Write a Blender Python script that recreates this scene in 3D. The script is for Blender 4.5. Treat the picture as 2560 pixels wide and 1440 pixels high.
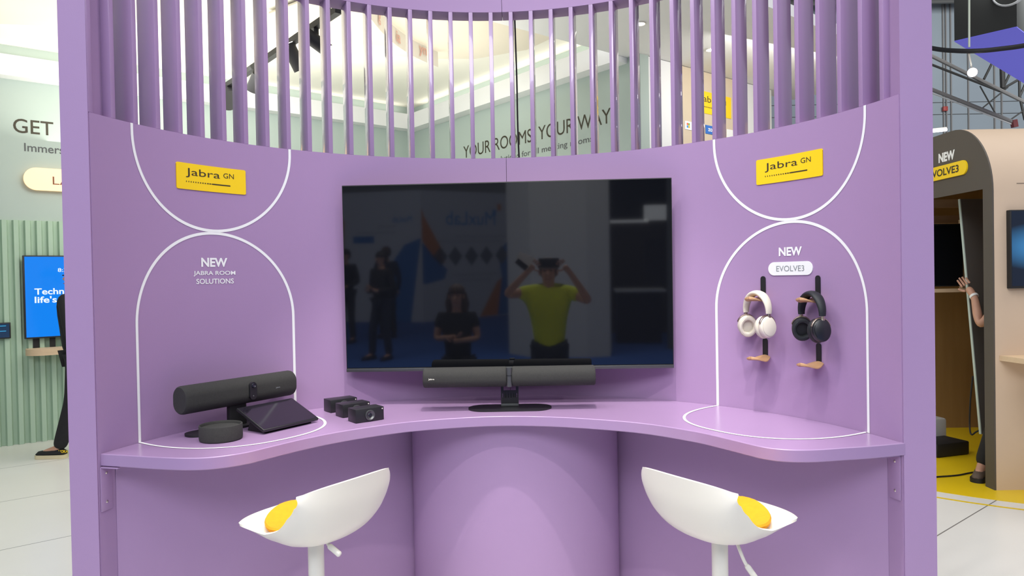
import bpy, bmesh, math, random
from mathutils import Vector, Matrix
import numpy as np
random.seed(4)
sc = bpy.context.scene
COL = sc.collection
for o in list(bpy.data.objects): bpy.data.objects.remove(o)

# ---------------------------------------------------------------- camera
FPX, PITCH, ROLL, EYE = 1797.0, 0.01395, -0.0184, 1.54
fw = Vector((0, math.cos(PITCH), -math.sin(PITCH)))
up0 = Vector((0, math.sin(PITCH), math.cos(PITCH)))
r0 = Vector((1, 0, 0))
RT = r0*math.cos(ROLL) + up0*math.sin(ROLL)
UP = up0*math.cos(ROLL) - r0*math.sin(ROLL)
O = Vector((0, 0, EYE))
cam_d = bpy.data.cameras.new('camera'); cam = bpy.data.objects.new('camera', cam_d); COL.objects.link(cam)
cam_d.sensor_width = 36; cam_d.lens = 36*FPX/2560; cam_d.clip_start = 0.02; cam_d.clip_end = 200
m3 = Matrix((RT, UP, -fw)).transposed()
cam.matrix_world = Matrix.Translation(O) @ m3.to_4x4()
sc.camera = cam

# ---------------------------------------------------------------- world and light
sc.view_settings.view_transform = 'Standard'; sc.view_settings.look = 'None'
sc.view_settings.gamma = 1; sc.view_settings.use_curve_mapping = False
sc.view_settings.exposure = 0.15
w = bpy.data.worlds.new('hall_light'); sc.world = w; w.use_nodes = True
w.node_tree.nodes['Background'].inputs[0].default_value = (0.80, 0.84, 1.0, 1)
w.node_tree.nodes['Background'].inputs[1].default_value = 0.33

def spot(loc, aim, power, size=60, blend=0.4, rad=0.04, col=(1, 0.95, 0.9)):
    d = bpy.data.lights.new('spot_lamp', 'SPOT'); d.energy = power; d.spot_size = math.radians(size)
    d.spot_blend = blend; d.shadow_soft_size = rad; d.color = col
    o = bpy.data.objects.new('spot_lamp', d); COL.objects.link(o)
    o.location = loc; o.rotation_euler = (Vector(aim)-Vector(loc)).to_track_quat('-Z', 'Y').to_euler()
    return o
def area(loc, aim, power, sx, sy, col=(1, 1, 1)):
    d = bpy.data.lights.new('area_lamp', 'AREA'); d.energy = power; d.shape = 'RECTANGLE'
    d.size = sx; d.size_y = sy; d.color = col
    o = bpy.data.objects.new('area_lamp', d); COL.objects.link(o)
    o.location = loc; o.rotation_euler = (Vector(aim)-Vector(loc)).to_track_quat('-Z', 'Y').to_euler()
    return o
# lamps hung above the curved booth
spot((-0.25, 2.52, 5.4), (0.0, 2.62, 1.0), 50, 40, 0.5, 0.03)
spot((-0.95, 1.35, 5.2), (0.45, 2.45, 1.0), 130, 40, 0.5, 0.04)
spot((0.90, 1.30, 5.2), (-0.40, 2.45, 1.0), 50, 40, 0.5, 0.04)
spot((0.10, 1.45, 4.9), (0.0, 2.52, 0.5), 350, 30, 0.4, 0.03)
spot((0.12, -0.60, 5.3), (0.0, 2.60, 0.6), 230, 24, 0.4, 0.03)
# area lamps standing in for the unseen hall lighting
area((-0.6, -4.2, 5.4), (0, 2.4, 0.6), 290, 7, 2.0, (0.90, 0.93, 1.0))  # added front fill, brightens the end posts and lower panels
area((0, -2, 9), (0, -1, 0), 350, 6, 6)
area((7, 3, 10), (6, 4, 0), 380, 5, 5, (1, 0.95, 0.88))
area((-6, 1, 9), (-5, 2, 0), 480, 5, 5)
area((14, 15, 9.5), (16, 26, 4), 1500, 8, 4, (0.95, 0.98, 1.0))  # added to brighten the grey hall wall

# ---------------------------------------------------------------- materials
MATS = {}
def mat(name, col, rough=0.5, metal=0.0, spec=0.5, emit=None, estr=0.0, noise=0.0, nscale=6.0, bump=0.0, bscale=200.0, coat=0.0, trans=0.0):
    if name in MATS: return MATS[name]
    m = bpy.data.materials.new(name); m.use_nodes = True
    nt = m.node_tree; b = nt.nodes['Principled BSDF']
    b.inputs['Base Color'].default_value = (*col, 1); b.inputs['Roughness'].default_value = rough
    b.inputs['Metallic'].default_value = metal; b.inputs['Specular IOR Level'].default_value = spec
    b.inputs['Coat Weight'].default_value = coat
    if trans: b.inputs['Transmission Weight'].default_value = trans
    if emit: b.inputs['Emission Color'].default_value = (*emit, 1); b.inputs['Emission Strength'].default_value = estr
    tc = nt.nodes.new('ShaderNodeTexCoord')
    if noise:
        n = nt.nodes.new('ShaderNodeTexNoise'); n.inputs['Scale'].default_value = nscale; n.inputs['Detail'].default_value = 5
        nt.links.new(tc.outputs['Object'], n.inputs['Vector'])
        r = nt.nodes.new('ShaderNodeMix'); r.data_type = 'RGBA'
        r.inputs[6].default_value = tuple(c*(1-noise) for c in col)+(1,)
        r.inputs[7].default_value = tuple(min(1, c*(1+noise)) for c in col)+(1,)
        nt.links.new(n.outputs['Fac'], r.inputs[0]); nt.links.new(r.outputs[2], b.inputs['Base Color'])
    if bump:
        n = nt.nodes.new('ShaderNodeTexNoise'); n.inputs['Scale'].default_value = bscale
        nt.links.new(tc.outputs['Object'], n.inputs['Vector'])
        bp = nt.nodes.new('ShaderNodeBump'); bp.inputs['Strength'].default_value = bump; bp.inputs['Distance'].default_value = 0.002
        nt.links.new(n.outputs['Fac'], bp.inputs['Height']); nt.links.new(bp.outputs[0], b.inputs['Normal'])
    MATS[name] = m
    return m
def wood(name, c1, c2, scale=8, rough=0.45, axis='X'):
    m = bpy.data.materials.new(name); m.use_nodes = True; nt = m.node_tree; b = nt.nodes['Principled BSDF']
    b.inputs['Roughness'].default_value = rough
    tc = nt.nodes.new('ShaderNodeTexCoord'); mp = nt.nodes.new('ShaderNodeMapping')
    s = {'X': (1, 9, 9), 'Y': (9, 1, 9), 'Z': (9, 9, 1)}[axis]; mp.inputs['Scale'].default_value = s
    n = nt.nodes.new('ShaderNodeTexNoise'); n.inputs['Scale'].default_value = scale; n.inputs['Detail'].default_value = 6
    r = nt.nodes.new('ShaderNodeMix'); r.data_type = 'RGBA'; r.inputs[6].default_value = (*c1, 1); r.inputs[7].default_value = (*c2, 1)
    nt.links.new(tc.outputs['Object'], mp.inputs[0]); nt.links.new(mp.outputs[0], n.inputs['Vector'])
    nt.links.new(n.outputs['Fac'], r.inputs[0]); nt.links.new(r.outputs[2], b.inputs['Base Color'])
    MATS[name] = m
    return m
PUR = mat('purple_paint', (0.368, 0.240, 0.412), 0.5, spec=0.35, noise=0.03, nscale=3, bump=0.06, bscale=260)
PURG = mat('purple_satin_paint', (0.368, 0.240, 0.412), 0.33, spec=0.5, noise=0.03, nscale=3, bump=0.05, bscale=120)
WHT = mat('white_vinyl', (0.86, 0.87, 0.84), 0.5)
YEL = mat('yellow_vinyl', (0.93, 0.63, 0.004), 0.5)
INK = mat('dark_print', (0.035, 0.028, 0.012), 0.6)
GREYINK = mat('grey_print', (0.25, 0.27, 0.28), 0.6)
BLK = mat('black_plastic', (0.012, 0.012, 0.014), 0.42, bump=0.05, bscale=500)
BLKM = mat('black_matte', (0.008, 0.008, 0.009), 0.6)
CLOTH = mat('charcoal_speaker_fabric', (0.033, 0.033, 0.030), 0.9, noise=0.25, nscale=160, bump=0.6, bscale=900)
GUN = mat('gunmetal', (0.11, 0.115, 0.115), 0.38, metal=0.7)
STEEL = mat('brushed_metal', (0.55, 0.5, 0.45), 0.3, metal=1)
BRONZE = mat('rose_bronze_metal', (0.45, 0.36, 0.33), 0.3, metal=1)
SHELL = mat('white_seat_plastic', (0.78, 0.745, 0.64), 0.28, spec=0.5, noise=0.02)
WMET = mat('white_metal', (0.76, 0.735, 0.64), 0.35)
FELT = mat('yellow_felt', (0.74, 0.31, 0.003), 0.9, noise=0.1, nscale=60, bump=0.5, bscale=500)
CREAM = mat('cream_plastic', (0.70, 0.65, 0.54), 0.45)
CREAML = mat('cream_leatherette', (0.66, 0.61, 0.50), 0.6, bump=0.2, bscale=300)
BLKL = mat('black_leatherette', (0.010, 0.013, 0.015), 0.55, bump=0.2, bscale=300)
OAK = wood('oak_hook', (0.40, 0.22, 0.10), (0.55, 0.33, 0.17), 30)
OAKS = wood('oak_shelf', (0.62, 0.45, 0.28), (0.72, 0.54, 0.35), 6)
PLY = wood('bare_plywood', (0.26, 0.15, 0.05), (0.36, 0.22, 0.08), 2, 0.7, 'Z')
SAGE = mat('sage_wall_paint', (0.42, 0.50, 0.455), 0.75, noise=0.03, nscale=2)
SAGER = mat('sage_rib_paint', (0.40, 0.54, 0.41), 0.7, noise=0.03, nscale=3)
SAGED = mat('sage_groove_paint', (0.33, 0.36, 0.33), 0.8)
WPAINT = mat('white_wall_paint', (0.80, 0.81, 0.80), 0.7, noise=0.02, nscale=2)
BEIGE = mat('beige_wall_paint', (0.62, 0.52, 0.38), 0.75, noise=0.03, nscale=2)
TAN = mat('tan_laminate', (0.60, 0.46, 0.33), 0.6, noise=0.05, nscale=2)
BROWN = mat('dark_brown_laminate', (0.085, 0.072, 0.058), 0.6, noise=0.05, nscale=3)
CEILF = mat('ceiling_fabric', (0.86, 0.84, 0.74), 0.9, noise=0.02, nscale=1.2)
BANNER = mat('beige_hanging_fabric', (0.74, 0.68, 0.56), 0.9, noise=0.05, nscale=1.5)
CARPET = mat('blue_carpet', (0.035, 0.12, 0.42), 0.95, noise=0.2, nscale=120, bump=0.5, bscale=800)
YFLOOR = mat('yellow_floor_vinyl', (0.80, 0.56, 0.01), 0.35, noise=0.04, nscale=2)
SKIN = mat('skin', (0.56, 0.31, 0.21), 0.55, noise=0.08, nscale=20)
DCLOTH = mat('black_clothing', (0.014, 0.014, 0.016), 0.9, noise=0.3, nscale=30)
JEANS = mat('dark_jeans', (0.018, 0.025, 0.045), 0.9, noise=0.3, nscale=40)
LIME = mat('yellow_green_shirt', (0.70, 0.80, 0.02), 0.85, noise=0.05, nscale=15)
HAIRB = mat('brown_hair', (0.09, 0.05, 0.03), 0.6, noise=0.4, nscale=60)
HAIRD = mat('dark_hair', (0.015, 0.011, 0.009), 0.6, noise=0.4, nscale=60)
STEELG = mat('grey_steel', (0.20, 0.19, 0.18), 0.6, noise=0.1, nscale=4)
STEELD = mat('dark_steel', (0.035, 0.033, 0.03), 0.6)
def screen_mat(name, col, s):
    return mat(name, (0.01, 0.01, 0.012), 0.12, emit=col, estr=s)

# ---------------------------------------------------------------- mesh helpers
class MB:
    def __init__(s): s.b = bmesh.new()
    def box(s, c, size, rot=None, bev=0.0):
        r = bmesh.ops.create_cube(s.b, size=1); vs = r['verts']
        M = Matrix.Translation(c) @ (rot.to_4x4() if rot else Matrix.Identity(4)) @ Matrix.Diagonal((*size, 1))
        bmesh.ops.transform(s.b, matrix=M, verts=vs)
        if bev:
            es = list({e for v in vs for e in v.link_edges})
            bmesh.ops.bevel(s.b, geom=es, offset=bev, segments=2, affect='EDGES', profile=0.5)
        return s
    def tube(s, pts, rad, n=12, caps=True, flat=None, upv=None, closed=False):
        """sweep an ellipse; rad: number or list; flat=(a,b) multipliers along side/up"""
        pts = [Vector(p) for p in pts]; k = len(pts)
        rads = rad if isinstance(rad, (list, tuple)) else [rad]*k
        a, b = flat or (1, 1); rings = []; side = None
        for i, p in enumerate(pts):
            if closed: t = pts[(i+1) % k]-pts[i-1]
            else: t = pts[min(i+1, k-1)]-pts[max(i-1, 0)]
            t = t.normalized()
            if upv is not None:
                u = Vector(upv); sd = t.cross(u)
                sd = sd.normalized() if sd.length > 1e-5 else Vector((1, 0, 0))
            else:
                if side is None:
                    ref = Vector((0, 0, 1)) if abs(t.z) < 0.9 else Vector((1, 0, 0)); sd = t.cross(ref).normalized()
                else:
                    sd = (side - t*side.dot(t)).normalized()
                side = sd
            uu = sd.cross(t).normalized()
            rings.append([s.b.verts.new(p + sd*math.cos(2*math.pi*j/n)*rads[i]*a + uu*math.sin(2*math.pi*j/n)*rads[i]*b) for j in range(n)])
        for i in range(k if closed else k-1):
            A, B = rings[i], rings[(i+1) % k]
            for j in range(n): s.b.faces.new((A[j], A[(j+1) % n], B[(j+1) % n], B[j]))
        if caps and not closed: s.b.faces.new(rings[0][::-1]); s.b.faces.new(rings[-1])
        return s
    def lathe(s, prof, c=(0, 0, 0), n=40, M=None, sy=1.0):
        """prof: list of (r, z); closed where r=0"""
        M = M or Matrix.Identity(4); c = Vector(c); rings = []
        for r, z in prof:
            if r < 1e-6: rings.append([s.b.verts.new(c + M @ Vector((0, 0, z)))])
            else: rings.append([s.b.verts.new(c + M @ Vector((r*math.cos(2*math.pi*j/n), sy*r*math.sin(2*math.pi*j/n), z))) for j in range(n)])
        for A, B in zip(rings, rings[1:]):
            for j in range(n):
                if len(A) == 1 and len(B) == 1: continue
                if len(A) == 1: s.b.faces.new((A[0], B[(j+1) % n], B[j]))
                elif len(B) == 1: s.b.faces.new((A[j], A[(j+1) % n], B[0]))
                else: s.b.faces.new((A[j], A[(j+1) % n], B[(j+1) % n], B[j]))
        if len(rings[0]) > 1: s.b.faces.new(rings[0][::-1])
        if len(rings[-1]) > 1: s.b.faces.new(rings[-1])
        return s
    def prism(s, poly, z0, z1, f=None):
        """poly: 2D outline; f maps (x,y,z)->Vector"""
        f = f or (lambda x, y, z: Vector((x, y, z)))
        lo = [s.b.verts.new(f(x, y, z0)) for x, y in poly]; hi = [s.b.verts.new(f(x, y, z1)) for x, y in poly]
        n = len(poly)
        for i in range(n): s.b.faces.new((lo[i], lo[(i+1) % n], hi[(i+1) % n], hi[i]))
        s.b.faces.new(lo[::-1]); s.b.faces.new(hi)
        return s
    def grid(s, f, us, vs):
        G = [[s.b.verts.new(f(u, v)) for v in vs] for u in us]
        for i in range(len(us)-1):
            for j in range(len(vs)-1): s.b.faces.new((G[i][j], G[i+1][j], G[i+1][j+1], G[i][j+1]))
        return s
    def mesh(s, me, M=None):
        b2 = bmesh.new(); b2.from_mesh(me)
        if M: bmesh.ops.transform(b2, matrix=M, verts=b2.verts)
        t = bpy.data.meshes.new('t'); b2.to_mesh(t); b2.free(); s.b.from_mesh(t); bpy.data.meshes.remove(t)
        return s
    def build(s, name, m, parent=None, smooth=True, ang=40):
        bmesh.ops.recalc_face_normals(s.b, faces=s.b.faces)
        me = bpy.data.meshes.new(name); s.b.to_mesh(me); s.b.free()
        me.materials.append(m)
        if smooth:
            me.polygons.foreach_set('use_smooth', [True]*len(me.polygons))
            me.set_sharp_from_angle(angle=math.radians(ang))
        o = bpy.data.objects.new(name, me); COL.objects.link(o)
        if parent is not None: o.parent = parent; o.matrix_parent_inverse = parent.matrix_basis.inverted()
        return o
def tag(o, label=None, cat=None, group=None, kind=None):
    if label: o['label'] = label
    if cat: o['category'] = cat
    if group: o['group'] = group
    if kind: o['kind'] = kind
    return o
def thing(name, label, cat, loc=(0, 0, 0), group=None, rot=None):
    o = bpy.data.objects.new(name, None); COL.objects.link(o)
    o.empty_display_size = 0.1
    o.matrix_basis = Matrix.Translation(loc) @ (rot.to_4x4() if rot else Matrix.Identity(4))
    return tag(o, label, cat, group)
def copy_tree(o, parent=None):
    c = o.copy(); COL.objects.link(c)
    if parent is not None:
        c.parent = parent; c.matrix_parent_inverse = o.matrix_parent_inverse.copy()
    for ch in [x for x in COL.objects if x.parent == o]: copy_tree(ch, c)
    return c
def structure(o): o['kind'] = 'structure'; return o
def rotz(a): return Matrix.Rotation(a, 3, 'Z')
def ray(px, py): return fw + RT*((px-1280)/FPX) - UP*((py-720)/FPX)
def at_y(px, py, Y): d = ray(px, py); return O + d*(Y/d.y)
def at_z(px, py, z): d = ray(px, py); return O + d*((z-EYE)/d.z)
def catmull(P, n=8, closed=False):
    P = [Vector(p) for p in P]; out = []
    k = len(P)
    for i in range(k if closed else k-1):
        if closed: a, b, c, d = P[i-1], P[i], P[(i+1) % k], P[(i+2) % k]
        else: a, b, c, d = P[max(i-1, 0)], P[i], P[i+1], P[min(i+2, k-1)]
        for j in range(n):
            t = j/n
            out.append(0.5*((2*b)+(c-a)*t+(2*a-5*b+4*c-d)*t*t+(3*b-a-3*c+d)*t**3))
    if not closed: out.append(P[-1])
    return out
def text_mesh(body, w=None, h=None, bold=0.0, depth=0.0, align='CENTER'):
    """flat lettering fitted into w x h, origin at centre; returns mesh"""
    cu = bpy.data.curves.new('lettering', 'FONT'); cu.body = body; cu.size = 1; cu.offset = bold; cu.extrude = 0
    cu.align_x = align; cu.resolution_u = 4; cu.space_line = 1.0
    o = bpy.data.objects.new('lettering', cu); COL.objects.link(o)
    bpy.context.view_layer.update()
    me = bpy.data.meshes.new_from_object(o.evaluated_get(bpy.context.evaluated_depsgraph_get()))
    bpy.data.objects.remove(o); bpy.data.curves.remove(cu)
    xs = [v.co.x for v in me.vertices]; ys = [v.co.y for v in me.vertices]
    cx, cy = (min(xs)+max(xs))/2, (min(ys)+max(ys))/2
    sy = h/(max(ys)-min(ys)) if h else None; sx = w/(max(xs)-min(xs)) if w else sy
    if sy is None: sy = sx
    for v in me.vertices: v.co = Vector(((v.co.x-cx)*sx, (v.co.y-cy)*sy, 0))
    return me
def put_text(mb, me, f):
    """f(x,y)->Vector"""
    vs = [mb.b.verts.new(f(v.co.x, v.co.y)) for v in me.vertices]
    for p in me.polygons:
        try: mb.b.faces.new([vs[i] for i in p.vertices])
        except ValueError: pass
def frame_f(o, ex, ey, off=0.0):
    ex = Vector(ex).normalized(); ey = Vector(ey).normalized(); n = ex.cross(ey); o = Vector(o)+n*off
    return lambda x, y: o+ex*x+ey*y
def rrect(w, h, r, n=8, cx=0, cy=0):
    out = []
    for sx, sy, a0 in ((1, 1, 0), (-1, 1, 90), (-1, -1, 180), (1, -1, 270)):
        for i in range(n+1):
            a = math.radians(a0+90*i/n)
            out.append((cx+sx*(w/2-r)+r*math.cos(a), cy+sy*(h/2-r)+r*math.sin(a)))
    return out

# ================================================================ THE PLACE
# room axes of the sage stand behind the booth
E1 = Vector((0.776, 0.631, 0)); E2 = Vector((0.631, -0.776, 0)); P0 = Vector((-1.32, 9.93, 0)); Z = Vector((0, 0, 1))
def room(a, b, z): return P0+E1*a+E2*b+Z*z
RROT = Matrix((E1, -E2, Z)).transposed()     # x along E1, y along -E2
def rbox(mb, a0, a1, b0, b1, z0, z1, bev=0):
    return mb.box(room((a0+a1)/2, (b0+b1)/2, (z0+z1)/2), (abs(a1-a0), abs(b1-b0), abs(z1-z0)), RROT, bev)

# floor: large white tiles laid along the stand's axes
def tile_floor():
    m = bpy.data.materials.new('white_floor_tile'); m.use_nodes = True; nt = m.node_tree; b = nt.nodes['Principled BSDF']
    tc = nt.nodes.new('ShaderNodeTexCoord')
    def dot(v, ph):
        d = nt.nodes.new('ShaderNodeVectorMath'); d.operation = 'DOT_PRODUCT'; d.inputs[1].default_value = v
        nt.links.new(tc.outputs['Object'], d.inputs[0])
        a = nt.nodes.new('ShaderNodeMath'); a.operation = 'ADD'; a.inputs[1].default_value = ph; nt.links.new(d.outputs['Value'], a.inputs[0])
        q = nt.nodes.new('ShaderNodeMath'); q.operation = 'PINGPONG'; q.inputs[1].default_value = 0.58; nt.links.new(a.outputs[0], q.inputs[0])
        l = nt.nodes.new('ShaderNodeMath'); l.operation = 'LESS_THAN'; l.inputs[1].default_value = 0.004; nt.links.new(q.outputs[0], l.inputs[0])
        return l
    p = dot(tuple(E2), 7.48-1.16*2+1.16*0)
    mx = nt.nodes.new('ShaderNodeMath'); mx.operation = 'MAXIMUM'; nt.links.new(p.outputs[0], mx.inputs[0]); mx.inputs[1].default_value = 0.0
    n = nt.nodes.new('ShaderNodeTexNoise'); n.inputs['Scale'].default_value = 1.5; nt.links.new(tc.outputs['Object'], n.inputs['Vector'])
    r0_ = nt.nodes.new('ShaderNodeMix'); r0_.data_type = 'RGBA'; r0_.inputs[6].default_value = (0.74, 0.73, 0.69, 1); r0_.inputs[7].default_value = (0.80, 0.79, 0.76, 1)
    nt.links.new(n.outputs['Fac'], r0_.inputs[0])
    r = nt.nodes.new('ShaderNodeMix'); r.data_type = 'RGBA'; nt.links.new(r0_.outputs[2], r.inputs[6]); r.inputs[7].default_value = (0.22, 0.21, 0.2, 1)
    nt.links.new(mx.outputs[0], r.inputs[0]); nt.links.new(r.outputs[2], b.inputs['Base Color']); b.inputs['Roughness'].default_value = 0.3
    return m
f = MB(); f.prism([(-16, 0.2), (16, 0.2), (16, 34), (-16, 34)], -0.05, 0.0)
structure(f.build('floor', tile_floor(), smooth=False))
f = MB(); f.prism([(-16, -20), (16, -20), (16, 0.2), (-16, 0.2)], -0.05, 0.0)
structure(f.build('floor_carpet', CARPET, smooth=False))

# ---------------------------------------------------------------- curved booth
CX, CY, R, TH = -0.0556, 1.8219, 1.18, 0.100
WTOP, RING, FTOP = 2.040, 2.645, 3.05
def cyl(u, z, off=0.0):                       # u = arc length along the inner face, off = towards the viewer
    t = u/R; return Vector((CX+(R-off)*math.sin(t), CY+(R-off)*math.cos(t), z))
booth = thing('display_booth', 'concave purple display booth with open slatted top and a curved counter wall', 'booth', (CX, CY+R, 0))
T0, T1 = -1.353, 1.384
def arcwall(z0, z1, ta, tb, n=90):
    mb = MB(); poly = [(CX+R*math.sin(ta+(tb-ta)*i/n), CY+R*math.cos(ta+(tb-ta)*i/n)) for i in range(n+1)]
    poly += [(CX+(R+TH)*math.sin(tb+(ta-tb)*i/n), CY+(R+TH)*math.cos(tb+(ta-tb)*i/n)) for i in range(n+1)]
    return mb.prism(poly, z0, z1)
SEAM = 0.035
arcwall(0, WTOP, T0, SEAM-0.0007, 50).build('curved_panel', PUR, booth)
arcwall(0, WTOP, SEAM+0.0007, T1, 50).build('curved_panel', PUR, booth)
arcwall(RING, FTOP, T0, SEAM-0.006-0.0007, 50).build('header_band', PUR, booth)
arcwall(RING, FTOP, SEAM-0.006+0.0007, T1, 50).build('header_band', PUR, booth)
# posts at both ends
pm = MB(); pm.prism([(-1.2895, 2.072), (-1.2095, 2.072), (-1.222, 2.20), (-1.302, 2.20)], 0, FTOP+.001); pm.build('end_post', PUR, booth)
pm = MB(); pm.prism([(1.1060, 2.038), (1.198, 2.038), (1.208, 2.17), (1.119, 2.17)], 0, FTOP+.001); pm.build('end_post', PUR, booth)
# upright slats
s0 = None
for k in range(39):
    t = -1.34859+0.07042*k
    if s0 is None:
        mb = MB(); mb.box((0, 0.054, (WTOP+RING)/2), (0.0165, 0.108, RING-WTOP-0.0006), bev=0.0012); s0 = mb.build('slat', mat('purple_gloss_paint', (0.368, 0.240, 0.412), 0.26, spec=0.9, noise=0.03, nscale=3, coat=0.8), booth); o = s0
    else:
        o = s0.copy(); COL.objects.link(o)
    o.parent = booth; o.matrix_parent_inverse = Matrix.Identity(4)
    p = Vector((CX+R*math.sin(t), CY+R*math.cos(t), 0)) - Vector((CX, CY+R, 0))
    o.location = p; o.rotation_euler = (0, 0, -t)
    if k == 0: o.scale = (1, 0.72, 1)
# lower flat panels and half-round column
COLC = (0.000, 2.890); CA, CB = 0.412, 0.280
def flat_panel(p, q, z1, name, thick=0.018, parent=None, side=1):
    p, q = Vector(p), Vector(q); d = (q-p).normalized(); n = Vector((-d.y, d.x))*side
    mb = MB(); mb.prism([tuple(p), tuple(q), tuple(q+n*thick), tuple(p+n*thick)], 0, z1)
    return mb.build(name, PUR, parent, smooth=False)
CZ = 1.0505; CT = 0.036
flat_panel((-1.1915, 2.135), (COLC[0]-CA+0.003, 2.885), CZ-CT-.0006, 'lower_panel', parent=booth)
flat_panel((1.0905, 2.098), (COLC[0]+CA-0.003, 2.885), CZ-CT-.0006, 'lower_panel', parent=booth, side=-1)
mb = MB(); n = 48
poly = [(COLC[0]-CA*math.cos(math.pi*i/n), COLC[1]-CB*math.sin(math.pi*i/n)) for i in range(n+1)]
mb.prism(poly, 0, CZ-CT-.0006); mb.build('half_round_column', PUR, booth)
# white outline stripes
def stripe(path, wd, f, name, parent, m=WHT):
    """path in 2D; ribbon of width wd mapped with f"""
    P = [Vector((p[0], p[1])) for p in path]; mb = MB(); A = []; B = []
    for i, p in enumerate(P):
        t = (P[min(i+1, len(P)-1)]-P[max(i-1, 0)]).normalized(); nn = Vector((-t.y, t.x))
        a, b = p+nn*wd/2, p-nn*wd/2
        A.append(mb.b.verts.new(f(a.x, a.y))); B.append(mb.b.verts.new(f(b.x, b.y)))
    for i in range(len(P)-1): mb.b.faces.new((A[i], A[i+1], B[i+1], B[i]))
    return mb.build(name, m, parent)
wf = lambda u, z: cyl(u, z, 0.0012)
HW = 0.300; ZT = 1.7175
for uc in (-1.1425, 1.2005):
    up_ = [(uc-HW, WTOP)]+[(uc-HW*math.cos(math.pi*i/60), ZT+HW+0.004-HW*math.sin(math.pi*i/60)) for i in range(61)]+[(uc+HW, WTOP)]
    up_ = [(x, min(y, WTOP-.0002)) for x, y in up_]
    stripe(up_, 0.0098, wf, 'white_outline', booth)
    lo_ = [(uc-HW, CZ+.0005)]+[(uc-HW, 1.06+(ZT-HW-1.06)*i/10) for i in range(10)]+[(uc-HW*math.cos(math.pi*i/60), ZT-0.004-HW+HW*math.sin(math.pi*i/60)) for i in range(61)]+[(uc+HW, 1.06+(ZT-HW-1.06)*(9-i)/10) for i in range(10)]+[(uc+HW, CZ+.0005)]
    stripe(lo_, 0.0098, wf, 'white_outline', booth)
def wall_text(body, uc, zc, w, h, bold, name, m, parent, off=0.0014):
    mb = MB(); put_text(mb, text_mesh(body, w, h, bold), lambda x, y: cyl(uc+x, zc+y, off)); return mb.build(name, m, parent, smooth=False)
wall_text('NEW', -1.1448, 1.6127, 0.100, 0.0315, 0.035, 'lettering', WHT, booth)
wall_text('JABRA ROOM', -1.1449, 1.5742, 0.160, 0.0185, 0.014, 'lettering', WHT, booth)
wall_text('SOLUTIONS', -1.1434, 1.5478, 0.143, 0.0180, 0.014, 'lettering', WHT, booth)
wall_text('NEW', 1.2003, 1.6128, 0.092, 0.030, 0.035, 'lettering', WHT, booth)
# signs on the wall
def wall_plate(uc, zc, w, h, r, off, m, name, parent=None, label=None, cat=None):
    mb = MB(); pl = rrect(w, h, r, 8)
    # strips across so the plate follows the curve
    N = 14; us = [-w/2+w*i/N for i in range(N+1)]
    def half(u):
        d = abs(u)-(w/2-r)
        return h/2 if d <= 0 else h/2-r+math.sqrt(max(r*r-d*d, 0))
    fine = sorted(set([-w/2+r*(1-math.cos(math.pi/2*i/8)) for i in range(9)]+[w/2-r*(1-math.cos(math.pi/2*i/8)) for i in range(9)]+[-w/2+r+(w-2*r)*i/12 for i in range(13)]))
    for o_ in (off, 0.0003):
        mb.grid(lambda u, v: cyl(uc+u, zc+v*half(u), o_), fine, [-1, -0.5, 0, 0.5, 1])
    top = [(u, half(u)) for u in fine]; bot = [(u, -half(u)) for u in fine]
    for L in (top, bot): mb.grid(lambda i, q: cyl(uc+L[i][0], zc+L[i][1], q), list(range(len(L))), [0.0003, off])
    bmesh.ops.remove_doubles(mb.b, verts=mb.b.verts, dist=1e-5)
    o = mb.build(name, m, parent); return o
for uc, zc, lab in ((-1.1495, 1.900, 'yellow brand sign with dark lettering on the left side of the purple booth wall'),
                    (1.2015, 1.896, 'yellow brand sign with dark lettering on the right side of the purple booth wall')):
    sg = wall_plate(uc, zc, 0.264, 0.0875, 0.006, 0.003, YEL, 'brand_sign')
    tag(sg, lab, 'sign', 'yellow signs on the booth wall')
    wall_text('Jabra', uc-0.032, zc+0.012, 0.130, 0.0315, 0.0, 'lettering', INK, sg, 0.0036)
    wall_text('GN', uc+0.066, zc+0.0165, 0.040, 0.0175, 0.0, 'lettering', INK, sg, 0.0036)
    mb = MB()
    for i in range(12):
        wdt = 0.0022+0.0002*i; x = uc-0.0965+i*0.0088; hh = 0.0045-0.0001*i
        mb.grid(lambda a, b: cyl(a, b, 0.0036), [x, x+wdt*1.6 if i > 8 else x+wdt*1.2], [zc-0.0175-hh/2, zc-0.0175+hh/2])
    mb.grid(lambda a, b: cyl(a, b, 0.0036), [uc+0.006+0.0132*i for i in range(6)], [zc-0.0195, zc-0.0155])
    mb.build('dotted_line', INK, sg, smooth=False)
pill = wall_plate(1.2005, 1.555, 0.176, 0.046, 0.0229, 0.003, WHT, 'pill_sign'); tag(pill, 'white pill-shaped sign above the headphones on the purple wall', 'sign')
wall_text('EVOLVE3', 1.2005, 1.555, 0.111, 0.0195, 0.0, 'lettering', GREYINK, pill, 0.0036)

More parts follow.
